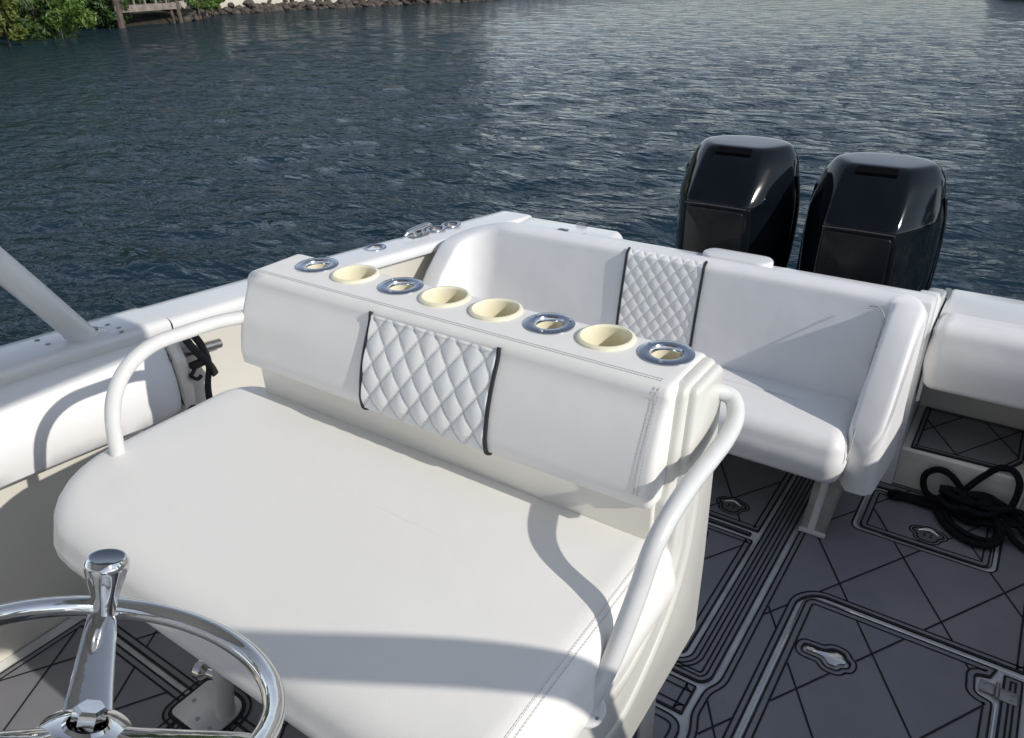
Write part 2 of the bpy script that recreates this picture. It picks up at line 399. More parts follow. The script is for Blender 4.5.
# raised small hatch
h = thing('deck_hatch', 'small rounded grey hatch under the black rope pile in front of the transom step', 'hatch', (-.024, 2.39, 0), 'hatches in the cockpit floor')
sh = roundpoly([(-.212,2.276),(.164,2.276),(.164,2.518),(-.212,2.518)], .026)
pad('foam_pad', None, sh, (), (.0,.018), (DR, ER), skip=[latch_outline(LA, 1.25, 0, .013)], parent=h)
bm = BM()
for d, ww in ((-.006,.004),): strip(bm, offset_poly(sh, d), ww, -.001, mi=0)
link('rim', bm, CHROME, h, smooth=False, normals=False)
def flush_latch(c, parent, s=1., rot=0.):
    b = BM(); prism(b, latch_outline(c, 1.25*s, rot), 'z', -.004, .0022, .0008); l = link('latch', b, LATCHM, parent)
    b = BM(); strip(b, latch_outline(c, 1.25*s, rot, .003), .006, .0016, mi=0); link('gasket', b, GROOVE, l, smooth=False)
    T = lambda x, y, z: (c[0]+x*math.cos(rot)-y*math.sin(rot), c[1]+x*math.sin(rot)+y*math.cos(rot), z)
    b = BM(); tube(b, smooth_path([T(-.030,.008,.003), T(-.016,.015,.006), T(0,.019,.008), T(.016,.015,.006), T(.030,.008,.003)], 4), lambda q: (.0022+.0035*math.sin(math.pi*q), .0022+.003*math.sin(math.pi*q)), 10); link('latch_handle', b, CHROME, l)
    for k in (-1, 0, 1):
        b = BM(); tube(b, [T(k*.010, .004, .0026), T(k*.010, -.014, .0026)], .0022, 8); link('latch_slot', b, GROOVE if k else DULL, l)
flush_latch(LA, h)
# big hatch
h = thing('deck_hatch', 'large grey floor hatch with a bright T-shaped latch, lower right corner', 'hatch', (-.02, 1.2, 0), 'hatches in the cockpit floor')
bh = roundpoly([(-.262,.15),(.160,.15),(.226,.15),(.226,1.740),(.185,1.752),(.180,1.815),(.214,1.825),(.226,1.862),(-.262,1.862)], [0,0,0,.01,.012,.012,.004,.0,.034])
key = key_outline(LD); keyo = key_outline(LD, .018)
pad('foam_pad', None, bh, [key], (.0,.018), (DR, ER), skip=[keyo], parent=h)
bm = BM(); strip(bm, [(-.2665,.15),(-.2665,1.835),(-.258,1.858),(-.235,1.8665),(.285,1.8665)], .0035, -.001, False, mi=0); strip(bm, [(.232,.15),(.232,1.74)], .003, -.001, False, mi=0)
link('rim', bm, CHROME, h, smooth=False, normals=False)
bm = BM(); prism(bm, [(p[0], p[1]) for p in key_outline(LD, -.009)], 'z', -.006, .004, .0015); lathe(bm, [(.004,.0045),(.004,.006),(.0001,.006)], (LD[0]-.045, LD[1], 0), n=12)
link('latch', bm, CHROME, h)
# hinge plate
bm = BM(); box(bm, .191,.224,1.765,1.803,-.004,.003,.002); box(bm, .236,.276,1.757,1.800,-.004,.003,.002); tube(bm, [(.230,1.755,.004),(.230,1.81,.004)], .005, 10)
for px, py in ((.2,1.775),(.2,1.794),(.262,1.77),(.262,1.79)): lathe(bm, [(.004,.003),(.004,.0045),(.0001,.005)], (px, py, 0), n=10)
link('hinge', bm, DULL, h)
# side pad right of hatch
pad('foam_mat', 'narrow grey foam strip at the right edge of the photo beside the large hatch', [(.240,.15),(.285,.15),(.285,1.853),(.240,1.853)], (), (.0,.014))
pad('foam_mat', 'grey foam mat beyond the right frame edge', [(.302,.15),(.66,.15),(.66,2.59),(.302,2.59)], (), (.0,.016), (DR, ER))
# strip beside leaning post, L shaped
E_ = roundpoly([(-.461,2.58),(-.384,2.58),(-.384,1.425),(-.405,1.399),(-1.0,1.399),(-1.0,1.446),(-.485,1.446),(-.461,1.470)], [0,0,.02,.02,0,0,.02,.02])
pad('foam_mat', 'long thin grooved foam strip between the leaning post and the bench leg', E_, (), (.0,.015,.028))
h = thing('deck_hatch', 'grey floor hatch with a round latch under the helm side of the bench seat', 'hatch', (-.7, 2.25, 0), 'hatches in the cockpit floor')
pad('foam_pad', None, roundpoly([(-1.0,2.068),(-.475,2.068),(-.475,2.58),(-1.0,2.58)], [0,.01,0,0]), (), (.0,.018), (DR, ER), skip=[latch_outline(LB, 1.25, 0, .013)], parent=h); flush_latch(LB, h)
pad('foam_mat', 'sliver of grey foam between two pale gaps behind the leaning post', [(-1.0,2.036),(-.492,2.036),(-.492,2.052),(-1.0,2.052)], (), (.0,))
h = thing('deck_hatch', 'grey floor hatch half hidden behind the white side of the leaning post', 'hatch', (-.7, 1.7, 0), 'hatches in the cockpit floor')
pad('foam_pad', None, roundpoly([(-1.0,1.462),(-.476,1.462),(-.476,2.018),(-1.0,2.018)], [0,.03,.006,0]), (), (.0,.018), ([1.643-S*1, 1.643-2*S], [2.287+.4535*k+.05 for k in (0,1,2,3)]), skip=[latch_outline(LC, 1.25, 1.9, .013)], parent=h); flush_latch(LC, h, 1, 1.9)
pad('foam_mat', 'small grey foam rectangle with a black box groove near the leaning post base', roundpoly([(-.62,1.286),(-.408,1.286),(-.408,1.384),(-.62,1.384)], .004), (), (.0,.022))
pad('foam_mat', 'rounded grey foam piece by the lower edge of the leaning post', roundpoly([(-.62,1.0),(-.392,1.0),(-.392,1.272),(-.62,1.272)], [0,0,.05,0]), (), (.0,.02))
# starboard side, seen through the steering wheel
dl = [-2.616+.448*k for k in range(0, 6)]; el = [3.60-.445*k for k in range(-3, 6)]
pad('foam_mat', 'grey foam floor mat seen through the steering wheel', roundpoly([(-1.985,-.6),(-1.452,-.6),(-1.452,.636),(-1.985,.636)], [0,0,.006,0]), (), (.0,.018), (dl, el))
pad('foam_mat', 'grey foam mat between the hull side and the seat, above the steering wheel', [(-1.985,.652),(-1.05,.652),(-1.05,2.58),(-1.985,2.58)], (), (.0,.018), (dl, el))
pad('foam_mat', 'grey foam mat under the leaning post seat', [(-1.436,-.6),(-.64,-.6),(-.64,.636),(-1.436,.636)], (), (.0,.016), (dl, el))
pad('foam_mat', 'grey foam mat at the helm console foot', [(-.625,-.6),(-.385,-.6),(-.385,.985),(-.625,.985)], (), (.0,.016), (DR, ER))

# ------------------------------------------------------------------ boat hull
hull = thing('boat_hull', 'white boat hull with cream inner sides round the cockpit', 'boat', (-.67, 0, -.45))
XC = -.67
def gz(y): return .80-.08*(y-.7) if y > 0 else .856+.03*(-y)
def gw(y):
    if y > 2.2: return 1.45-.03*(y-2.2)/.76
    if y > 0: return 1.475-.012*abs(y-1.1)
    return 1.46*math.sqrt(max(0, 1-max(0, (-y-1)/4.6)**2.2)) if y < -1 else 1.46
ys = [2.96, 2.6, 2.2, 1.8, 1.4, 1.0, .7, .3, -.2, -.7, -1.2, -1.8, -2.6, -3.4, -4.2, -4.9, -5.3]
for side, nm in ((-1, 'starboard'), (1, 'port')):
    def loft(prof, name, m, yy, lab=None, rnd=True):
        b = BM(); rows = []
        for y in yy: rows.append([b.verts.new((XC+side*(gw(y)+dx), y, z)) for dx, z in prof(y)])
        for A, B in zip(rows, rows[1:]):
            for k in range(len(A)-1): b.faces.new((A[k], A[k+1], B[k+1], B[k]))
        b.faces.new(rows[0]); 
        o = link(name, b, m, hull, angle=40)
        if lab: o['label'] = lab
        return o
    loft(lambda y: [(-.10-.35*(y<-3), -.85),(-.03, WZ),(0,.1),(.012,gz(y)-.10),(.012,gz(y)-.035)], 'hull_side', GEL, ys)
    # cap: rounded outer lip, sloping top, inner lip
    cap = lambda y: [(.010,gz(y)-.040),(.024,gz(y)-.038),(.030,gz(y)-.028),(.028,gz(y)-.012),(.018,gz(y)-.003),(.004,gz(y)),(-.02,gz(y)+.002),(-.14,gz(y)+.003),(-.155,gz(y)-.001),(-.162,gz(y)-.010),(-.163,gz(y)-.030),(-.160,gz(y)-.036),(-.135,gz(y)-.037)]
    if side < 0:
        YS = 1.115
        loft(cap, 'gunwale_cap', GEL, [2.96]+[2.5,2.0,1.6,1.3,YS+.0025], 'aft length of the gunwale cap')
        loft(lambda y: [(dx, z+.004) for dx, z in cap(y)], 'gunwale_cap', GEL, [YS-.0025,.8,.4,-.2,-.8,-1.4,-2.4], 'forward length of the gunwale cap')
    else:
        loft(cap, 'gunwale_cap', GEL, [2.96,2.5,2,1.5,1,.5,0,-.8,-1.6,-2.4])
    loft(lambda y: [(-.138, gz(y)-.030),(-.125, gz(y)-.05),(-.125,.16),(-.115,.03),(-.10,-.02)], 'inner_liner', CREAM if side < 0 else LINER, [2.6,2.0,1.5,1.0,.5,0,-.8,-1.6,-2.4])
# foredeck, closes the bow
b = BM(); rows = [[b.verts.new((XC-gw(y), y, gz(y))), b.verts.new((XC+gw(y), y, gz(y)))] for y in (-2.4,-3.2,-4.0,-4.8,-5.3)]
for A, B in zip(rows, rows[1:]): b.faces.new((A[0], A[1], B[1], B[0]))
b.faces.new([b.verts.new(p) for p in ((XC-gw(-2.4),-2.4,gz(-2.4)),(XC+gw(-2.4),-2.4,gz(-2.4)),(XC+gw(-2.4),-2.4,0),(XC-gw(-2.4),-2.4,0))])
link('foredeck', b, GEL, hull, smooth=False)
TZ = .615
# transom: starboard corner box, engine well floor, port wall and walk-through
b = BM()
prism(b, [(-2.105,TZ-.3),(-2.105,TZ-.012),(-2.09,TZ),(-1.475,TZ+.004),(-1.455,TZ-.01),(-1.425,TZ-.06),(-1.41,TZ-.16),(-1.405,TZ-.3)], 'y', 2.575, 2.955, .008)
link('transom_corner', b, GEL, hull)
for px, py in ((508,218),(563,230),(582,224)):
    p = atz(px, py, TZ+.004); b = BM(); box(b, p.x-.024, p.x+.024, p.y-.012, p.y+.012, TZ-.002, TZ+.008, .003); lathe(b, [(.007,.0),(.007,.004),(.001,.005)], (p.x, p.y, TZ+.006), n=10)
    link('hatch_hinge', b, DULL, hull)
b = BM(); box(b, -1.42, -.19, 2.60, 2.72, -.06, .50, .01); box(b, -1.415, -.195, 2.72, 2.95, -.3, .26, .01)
link('engine_well', b, GEL, hull)
b = BM(); box(b, -1.95, -.2255, 2.574, 2.602, -.05, .60, .004); link('transom_bulkhead', b, LINER, hull)
b = BM(); prism(b, [(2.574,-.05),(2.576,.715),(2.60,.722),(2.70,.67),(2.94,TZ),(2.955,TZ-.02),(2.955,-.3),(2.70,-.3)], 'x', -.225, -.1665, .008)
link('walkthrough_wall', b, GEL, hull)
# walk-through recess: riser, raised floor, port wall
b = BM(); prism(b, [(2.604,-.04),(2.600,.10),(2.592,.142),(2.60,.150),(2.952,.150),(2.952,-.3)], 'x', -.1655, .215, .004); link('transom_step', b, LINER, hull)
b = BM(); prism(b, [(2.60,-.05),(2.585,.40),(2.60,.56),(2.955,.56),(2.955,-.3)], 'x', .2155, .64, .01); box(b, -.1655,.2155,2.93,2.95,.15,.56,.004)
link('transom_port_corner', b, LINER, hull)
b = BM(); prism(b, [(-.165,TZ-.05),(-.160,TZ-.004),(-.15,TZ+.003),(.76,TZ+.003),(.77,TZ-.05)], 'y', 2.715, 2.957, .008); link('transom_cap', b, GEL, hull)
p = atz(947, 293, TZ); b = BM(); box(b, p.x-.010, p.x+.010, p.y-.055, p.y+.035, TZ-.002, TZ+.008, .004); link('cap_latch', b, DULL, hull)
b = BM(); box(b, -2.05, .72, 2.942, 2.962, -.85, .25, .01); box(b, -2.0, -1.40, 2.60, 2.95, -.4, TZ-.29); link('transom_outer', b, GEL, hull)
b = BM(); box(b, -2.0,.68,-2.6,2.94,-.8,-.07); link('hull_bottom', b, GEL, hull)
# step mat
o = pad('foam_mat', 'small grey foam mat with crossed grooves on the raised step behind the rope', [(-.138,2.615),(.150,2.615),(.176,2.925),(.0,2.925),(-.138,2.925)][:0] or roundpoly([(-.140,2.600),(.145,2.612),(.19,2.70),(.19,2.92),(-.14,2.92)], .008), (), (.0,.014), ([2.62, 3.0], [2.63, 2.93]), z=.157)
# port hanging bolster on the walk-through door
t = thing('transom_cushion', 'white padded cushion hanging over the transom step at the right edge', 'cushion', (.05, 2.6, .4))
b = BM(); rg = cushion(b, -.158, .62, 2.565, 2.722, .395, .632, rt=.045, rb=.03, R0=.04, puff=.004, wr=.006, ws=6, side=.012)
link('cover', b, BENCHV, t)
b = BM(); box(b, -.162, -.150, 2.60, 2.70, .33, .60, .004); link('backing_board', b, GEL, t)

# bolster pad along the starboard side
t = thing('side_bolster', 'long white padded bolster on the inner starboard side below the gunwale', 'cushion', (-2.0, .3, .55))
b = BM()
def bol(y0, y1, name, lab=None):
    b = BM(); n = 40; rows = []
    prof = [(-.126,.512),(-.105,.506),(-.075,.510),(-.052,.530),(-.042,.57),(-.043,.62),(-.056,.67),(-.078,.71),(-.098,.745),(-.110,.762),(-.126,.765)]
    N = 40
    for i in range(N+1):
        y = y0+(y1-y0)*i/N; e = min(1, min(i, N-i)/2.5+.25)**.5
        xw = XC-(gw(y)-.126)
        rows.append([b.verts.new((xw+(dx+.126)*e + .004*noise.noise(Vector((y*6, z*6, 2))), y, gz(y)-.80+z)) for dx, z in prof])
    for A, B in zip(rows, rows[1:]):
        for k in range(len(A)-1): b.faces.new((A[k], A[k+1], B[k+1], B[k]))
    b.faces.new(rows[0]); b.faces.new(rows[-1])
    return link(name, b, BENCHV, t)
bol(-.9, 1.085, 'padding')
bm = BM(); xw = XC-(gw(1.1)-.126)
prism(bm, [(xw,.47),(xw+.045,.48),(xw+.058,.56),(xw+.052,.64),(xw+.03,.70),(xw,.71)], 'y', 1.089, 1.128, .008)
link('end_board', bm, CREAM, t)

t = thing('floor_shade_block', 'added white padded block on the port gunwale, unseen, keeping sun off the cockpit floor', 'cushion', (.72, 1, .66))  # unseen padded shape added above the gunwale to shade the cockpit floor
b = BM(); rows = []
for y in [2.9-.25*k for k in range(15)]:
    g = gz(y)+.003; xc = XC+gw(y)-.075
    rows.append([b.verts.new((xc+dx, y, g+dz)) for dx, dz in ((-.06,0),(-.07,.03),(-.065,.12),(-.045,.165),(0,.18),(.045,.165),(.065,.12),(.07,.03),(.06,0))])
for A, B in zip(rows, rows[1:]):
    for k in range(len(A)): b.faces.new((A[k], A[(k+1)%len(A)], B[(k+1)%len(A)], B[k]))
b.faces.new(rows[0]); b.faces.new(rows[-1]); link('padding', b, BENCHV, t, angle=60)
# hardtop with pipe legs (only the starboard leg foot is in view)
t = thing('hardtop', 'thick white pipe leg of the hardtop rising from the starboard gunwale at the left edge', 'boat top', (-.67, 0, .8))
def leg(s):
    x = lambda d: XC+s*d
    if s < 0: pts = [(x(1.378), .905, gz(.9)-.01), (x(1.30), .735, 1.045), (x(1.23), .575, 1.29), (x(1.15), .38, 1.54), (x(1.07), .16, 1.79), (x(1.0), -.06, 2.05)]
    else: pts = [(x(1.378), .905, gz(.9)-.01), (x(1.335), .785, 1.055), (x(1.29), .648, 1.333), (x(1.24), .419, 1.545), (x(1.15), .06, 1.83), (x(1.05), -.25, 2.05)]
    b = BM(); tube(b, smooth_path(pts, 8), lambda q: .034, 20)
    o = link('leg', b, PAINT, t)
    b = BM(); lathe(b, [(.052,.0045),(.050,.007),(.040,.010),(.036,.016)], (x(1.378), .893, gz(.9)), n=24)
    for v in b.verts: v.co.y = .893+(v.co.y-.893)*1.25
    link('leg_base', b, PAINT, t)
    for px, py in ((-2.109,.805),(-2.058,.808),(-2.074,.98),(-2.027,.985),(-1.994,.974)):
        b = BM(); lathe(b, [(.0065,.0),(.0065,.002),(.003,.003),(.0005,.003)], (px if s < 0 else 2*XC-px, py, gz(py)+.0065), n=12); link('screw', b, DULL, t)
leg(-1); leg(1)
b = BM(); box(b, -1.70, .33, -2.2, .99, 2.04, 2.10, .02); link('roof', b, GEL, t)

# small things on the starboard side
def ring_item(c, r, name='rod_holder', lab='', ax=(0,0,1)):
    t = thing(name, lab, 'rod holder', c, 'rod holders along the starboard gunwale')
    b = BM(); lathe(b, [(r*.62,-.03),(r*.64,.001),(r*.80,.004),(r*.97,.003),(r,.0),(r*.98,-.003)], c, n=32); 
    for v in b.verts: v.co.y = c[1]+(v.co.y-c[1])*1.25
    link('flange', b, STEEL, t)
    b = BM(); lathe(b, [(r*.61,.001),(r*.58,-.09),(.0005,-.09)], c, n=24); link('socket', b, DULL, t)
zc = lambda y: gz(y)+.004
for (px, py, lab) in ((375,248,'chrome rod holder ring in the white gunwale, nearest of the starboard fittings'),(436,229,'chrome ring in the gunwale just past the mooring cleat'),(451,224.5,'dark chrome fitting nearest the stern corner of the gunwale')):
    z = .69; p = atz(px, py, z); z = zc(p.y); p = atz(px, py, z); ring_item((p.x, p.y, z), .040, lab=lab)
p = atz(419, 236, .672); z = zc(p.y); c = Vector((p.x, p.y, z))
t = thing('mooring_cleat', 'polished steel cleat on the starboard gunwale between two chrome rings', 'cleat', c)
b = BM(); tube(b, smooth_path([c+Vector((0,-.085,.022)), c+Vector((0,-.05,.032)), c+Vector((0,.05,.032)), c+Vector((0,.085,.022))], 5), lambda q: .005+.006*math.sin(math.pi*q), 12); link('horn', b, CHROME, t)
b = BM(); 
for d in (-.025, .025): lathe(b, [(.016,0),(.010,.006),(.008,.03)], c+Vector((0,d,0)), n=14)
link('foot', b, CHROME, t)
b = BM(); prism(b, roundpoly([(c.x-.022,c.y-.055),(c.x+.022,c.y-.055),(c.x+.022,c.y+.055),(c.x-.022,c.y+.055)], .02), 'z', z-.002, z+.003, .001); link('base_plate', b, DULL, t)
# seam screws / bar with strap
t = thing('rod_rack', 'grey bar with black hook and webbing strap on the cream inner hull side', 'rack', (-2.03, 1.2, .6))
xi = -2.015
b = BM(); tube(b, [(xi+.02,1.085,.655),(xi+.02,1.262,.632)], .015, 12); link('bar', b, DULL, t)
b = BM(); p0 = Vector((xi+.045,1.185,.70))
tube(b, smooth_path([(xi+.05,1.165,.705),(xi+.055,1.18,.66),(xi+.06,1.185,.60),(xi+.05,1.17,.52),(xi+.05,1.165,.40),(xi+.05,1.16,.25)], 6), lambda q: (.012,.004), 10, flat=(0,1,.1))
tube(b, smooth_path([(xi+.05,1.135,.705),(xi+.06,1.15,.665),(xi+.065,1.185,.60),(xi+.06,1.20,.56)], 6), lambda q: (.012,.004), 8, flat=(0,1,.1)); link('strap', b, STRAP, t)
b = BM(); tube(b, smooth_path([(xi+.05,1.15,.615),(xi+.06,1.13,.600),(xi+.06,1.12,.590),(xi+.065,1.135,.575),(xi+.065,1.15,.58)], 5), .006, 8); box(b, xi+.04, xi+.065, 1.13,1.19,.605,.625,.004); link('hook', b, STRAP, t)
b = BM(); tube(b, smooth_path([(xi+.03,1.085,.58),(xi+.03,1.09,.53),(xi+.04,1.11,.48),(xi+.04,1.12,.40)], 5), lambda q: (.014,.004), 8, flat=(0,1,.1)); link('strap', b, STRAP, t)

# ------------------------------------------------------------------ leaning post
LP = thing('leaning_post', 'wide white helm seat with tufted backrest, cup holders and bent pipe rails', 'boat seat', (-.9, .9, 0))
b = BM()   # shell: backrest box, seat pan and side panels
prof = [(.99,.50),(1.02,.40),(1.19,.40),(1.192,.60),(1.174,1.034),(1.158,1.0525),(1.040,1.0525),(1.026,1.040),(1.006,.88),(.990,.842),(.988,.66)]
XL, XR = -1.418, -.370
prism(b, prof, 'x', XL, -.381, .009, 3)
link('shell', b, SHELL, LP, angle=50)
b = BM(); prism(b, [(.46,.655),(.455,.60),(.50,.52),(.62,.44),(.86,.385),(1.183,.402),(1.186,.60),(1.170,1.03),(1.156,1.045),(1.045,1.045),(1.028,.9),(1.005,.72),(.94,.668)], 'x', -.415, XR+.004, .010, 3); link('side_panel', b, SHELL, LP, angle=50)
b = BM(); prism(b, [(.75,.60),(.80,.50),(1.185,.42),(1.17,.66)], 'x', XL-.02, XL+.05, .012, 3); link('side_panel', b, SHELL, LP, angle=50)
b = BM(); prism(b, [(.984,.64),(.979,.845),(1.02,.862),(1.04,.64)], 'x', XL+.012, -.402, .004, 2); link('back_panel', b, CREAM, LP, angle=50)
# side moulding: raised curved rib on each side face
for pts in ([(1.095,.88),(1.09,.76),(1.05,.64),(.96,.555),(.82,.50),(.68,.535)], [(1.045,.80),(1.03,.72),(.97,.65),(.86,.60),(.76,.60)]):
    b = BM(); tube(b, smooth_path([(XR+.003, y, z) for y, z in pts], 8), lambda q: (.006*math.sin(math.pi*min(max(q,.02),.98))**.5, .016), 12, flat=(1,0,0)); link('side_rib', b, SHELL, LP)
# backrest padding
def backwarp(q):
    # stand the padded slab up: x stays, local y -> thickness, z -> height with the belly leaning forward
    t = (q.z-.848)/.205; bow = .0
    q.y += -.030*(1-t)**1.0*0 - .035*(1-t)+.010
    return q
BX0, BX1 = -1.436, -.396
def back_y(t): return .950+.054*t-.009*math.sin(math.pi*t)   # front face, t 0 bottom .. 1 top
BZ0, BZ1 = .848, 1.052
def backprof(off=0.):
    """front outline from below the lower edge, up the face, over the rounded top to the cap (y,z), offset outward by off"""
    pts = [(1.028,.852),(.992,.845),(.966,.845),(.954,.853)]
    for k in range(1, 15):
        t = k/15; pts.append((back_y(t), BZ0+.018+(BZ1-.040-BZ0)*t))
    for k in range(0, 9):
        a = math.pi/2*k/8; pts.append((back_y(1)+.021*(1-math.cos(a)), BZ1-.019+.023*math.sin(a)))
    for k in range(1, 6): pts.append((back_y(1)+.021+.131*k/5, BZ1+.004))
    pts.append((1.165, BZ1+.0005)); pts.append((1.172,1.04))
    if off:
        out = []
        for i, p in enumerate(pts):
            a = Vector(pts[max(0,i-1)]); c = Vector(pts[min(len(pts)-1,i+1)]); d = (c-a).normalized(); n = Vector((-d.y, d.x)); out.append((p[0]+n.x*off, p[1]+n.y*off))
        return out
    return pts
def padslab(x0, x1, name, mt, parent, rr=.015, off=0., lo=0, hi=None, nx=50, wr=.0):
    b = BM(); pr = backprof(off)[lo:hi]; rows = []
    cy = 1.06; cz = .95
    ends = [rr*(1-math.cos(math.pi/2*k/8)) for k in range(9)]
    xs_ = [x0+e for e in ends]+[x0+rr+(x1-x0-2*rr)*k/nx for k in range(1, nx)]+[x1-e for e in ends[::-1]]
    for x in xs_:
        e0 = (x-x0)/rr; e1 = (x1-x)/rr
        sh = 1.
        k = min(e0, e1)
        if k < 1: sh = math.sqrt(max(0, 1-(1-k)**2))
        row = []
        for (y, z) in pr:
            ins = rr*(1-sh); c = Vector((1.09, .955)); d = (c-Vector((y, z))).normalized()
            q = Vector((x, y+d.x*ins, z+d.y*ins))
            q += Vector((0,-1,.5))*wr*noise.noise(Vector((x*7, z*7, y*7)))
            row.append(b.verts.new(q))
        rows.append(row)
    for A, B in zip(rows, rows[1:]):
        for k in range(len(A)): b.faces.new((A[k], A[(k+1)%len(A)], B[(k+1)%len(A)], B[k]))
    b.faces.new(rows[0]); b.faces.new(rows[-1])
    return link(name, b, mt, parent, angle=60)
BR = padslab(BX0, BX1, 'backrest', VINYL, LP, nx=90)
# tufted centre panel
def tufted(x0, x1, prof, name, parent, cell, rise, twist=1.0, nu=150, nv=170, stitch=.0, thread=None):
    """diamond quilting on a surface swept along x; prof: list of (y,z)"""
    P = [Vector(p) for p in prof]; L = [0]
    for a, c in zip(P, P[1:]): L.append(L[-1]+(c-a).length)
    T = L[-1]
    def at(s):
        for i in range(len(P)-1):
            if s <= L[i+1] or i == len(P)-2:
                f = (s-L[i])/(L[i+1]-L[i]); q = P[i].lerp(P[i+1], f); 
                d0 = (P[min(i+1,len(P)-1)]-P[max(i-1,0)]).normalized() if i else (P[1]-P[0]).normalized()
                d1 = (P[min(i+2,len(P)-1)]-P[i]).normalized(); d = d0.lerp(d1, f).normalized()
                return q, Vector((-d.y, d.x))
    b = BM(); rows = []; mi = {}
    for j in range(nv+1):
        s = T*j/nv; q, nn = at(s); row = []
        for i in range(nu+1):
            x = x0+(x1-x0)*i/nu
            a = (x-x0)/cell[0]+s/cell[1]; c = (x-x0)/cell[0]-s/cell[1]
            h = (abs(math.sin(math.pi*a))*abs(math.sin(math.pi*c)))**.55
            e = min(1, min(i, nu-i)/4, (nv-j)/5+.0, j/5+.0)
            h = rise*h*e + .0012
            row.append(b.verts.new((x, q.x+nn.x*h, q.y+nn.y*h)))
        rows.append(row)
    for j in range(nv):
        for i in range(nu):
            f = b.faces.new((rows[j][i], rows[j][i+1], rows[j+1][i+1], rows[j+1][i]))
            if thread:
                s = T*(j+.5)/nv; x = (x1-x0)*(i+.5)/nu
                for v in (x/cell[0]+s/cell[1], x/cell[0]-s/cell[1]):
                    w = abs(v-round(v))*cell[0]
                    if thread[0] < w < thread[1]: f.material_index = 1
    return link(name, b, [TUFTV, THREAD2], parent, angle=180)
THREAD2 = mat('grey_stitching', (.42,.42,.42), .8)
PX0, PX1 = -1.043, -.728
pr = backprof(.002)[3:21]
TP = tufted(PX0, PX1, pr, 'tufted_panel', LP, (.0525, .070), .0048, thread=(.0016,.0030), nu=300, nv=260)
for x in (PX0, PX1):
    b = BM(); tube(b, smooth_path([(x, y, z) for y, z in backprof(.003)[2:22]], 2), .0042, 8); link('piping', b, BLACKP, LP)
b = BM()
for off in (0, .007):
    e = [(x, back_y(1)+.022+off, BZ1+.0048) for x in [BX0+.02+(BX1-BX0-.050)*k/30 for k in range(31)]]
    stitches(b, e, r=.0007)
    fp = backprof(.0012)[4:23]
    pts = [(BX1-.030+off, y, z) for y, z in fp]
    stitches(b, smooth_path(pts, 3), r=.0007)
link('stitching', b, THREAD, BR, smooth=False)
# seat cushion
b = BM()
def seatwarp(q):
    f = max(0, min(1, (.66-q.y)/.24))           # front nose rolls down
    top = max(0, (q.z-.60)/.16)
    q.z -= .020*f*f*top
    q.y += .050*(1-min(1, max(0,(q.z-.60)/.07)))*(f)
    q.y -= .015*(q.x+.36)/-1.2*0
    return q
SC = cushion(b, -1.530, -.364, .440, 1.028, .600, .768, rt=.055, rb=.03, R0=[.04,.11,.20,.07], puff=.010, wr=.0022, ws=4.5, warp=seatwarp, side=.010, inner=26)
SEAT = link('seat_cushion', b, VINYL, LP, angle=60)
b = BM()
for off in (0, .008):
    pth = [(-.388-off, y, 0) for y in [1.0-.05*k for k in range(11)]]
    P2 = []
    for p in smooth_path(pth, 6):
        m = min(-.364-p.x, p.y-.440)
        z = .768 - (.055-.055*math.sqrt(max(0, 1-(1-min(1, max(0,m)/.055))**2)))+.0015
        f = max(0, min(1, (.66-p.y)/.24)); z -= .020*f*f; z += .0022*noise.noise(Vector((p.x,p.y,z))*4.5)*.15+.0012
        P2.append((p.x, p.y, z))
    stitches(b, P2, r=.0006)
link('stitching', b, THREAD, SEAT, smooth=False)
# seat base tub under the cushion
b = BM(); prism(b, [(.52,.599),(.525,.572),(.55,.566),(1.0,.53),(1.0,.599)], 'x', -1.40, -.42, .012, 3); link('seat_base', b, LINER, LP, angle=50)
# cup holders, alternating steel and cream, let into real holes
def drill(o, cs):
    for c, r, dep in cs:
        b = BM(); lathe(b, [(r, -dep), (r, .03)], c, n=40, close=True); bmesh.ops.recalc_face_normals(b, faces=b.faces)
        me = bpy.data.meshes.new('cut'); b.to_mesh(me); b.free(); k = bpy.data.objects.new('cut', me); col.objects.link(k)
        m = o.modifiers.new('b', 'BOOLEAN'); m.operation = 'DIFFERENCE'; m.solver = 'EXACT'; m.object = k
        bpy.context.view_layer.update(); dg = bpy.context.evaluated_depsgraph_get()
        old = o.data; new = bpy.data.meshes.new_from_object(o.evaluated_get(dg)); o.modifiers.clear(); o.data = new
        bpy.data.objects.remove(k); bpy.data.meshes.remove(me)
cs = []
for k, (px, py, st) in enumerate(((316,266,1),(353,276,0),(400,287,1),(444,298,0),(495,311,0),(548,325,1),(605,339,0),(666,354,1))):
    p = atz(px, py, 1.056); c = (p.x, 1.131*.993, 1.0562); cs.append((tuple(c), .027 if st else .044, .075))
    if st:
        b = BM(); lathe(b, [(.049,-.001),(.049,.0022),(.047,.0034),(.036,.0042),(.030,.0030),(.0265,-.002),(.0262,-.012)], c, n=40); o = link('rod_holder', b, STEEL, LP)
        b = BM(); lathe(b, [(.0262,-.006),(.0255,-.07),(.0005,-.071)], c, n=24); link('insert', b, CUPC, o)
        for a in (40,160,280):
            b = BM(); lathe(b, [(.004,.0),(.004,.0015),(.0005,.002)], (c[0]+.041*math.cos(R(a)), c[1]+.041*math.sin(R(a)), c[2]+.0035), n=8); link('screw', b, CHROME, o)
    else:
        b = BM(); lathe(b, [(.0535,-.001),(.0535,.0035),(.051,.0055),(.047,.0060),(.0435,.003),(.0425,-.006),(.0395,-.070),(.0005,-.071)], c, n=44); link('cup_holder', b, CUPC, LP)
drill(BR, cs)
drill([o for o in LP.children if o.name.startswith('shell')][0], cs)
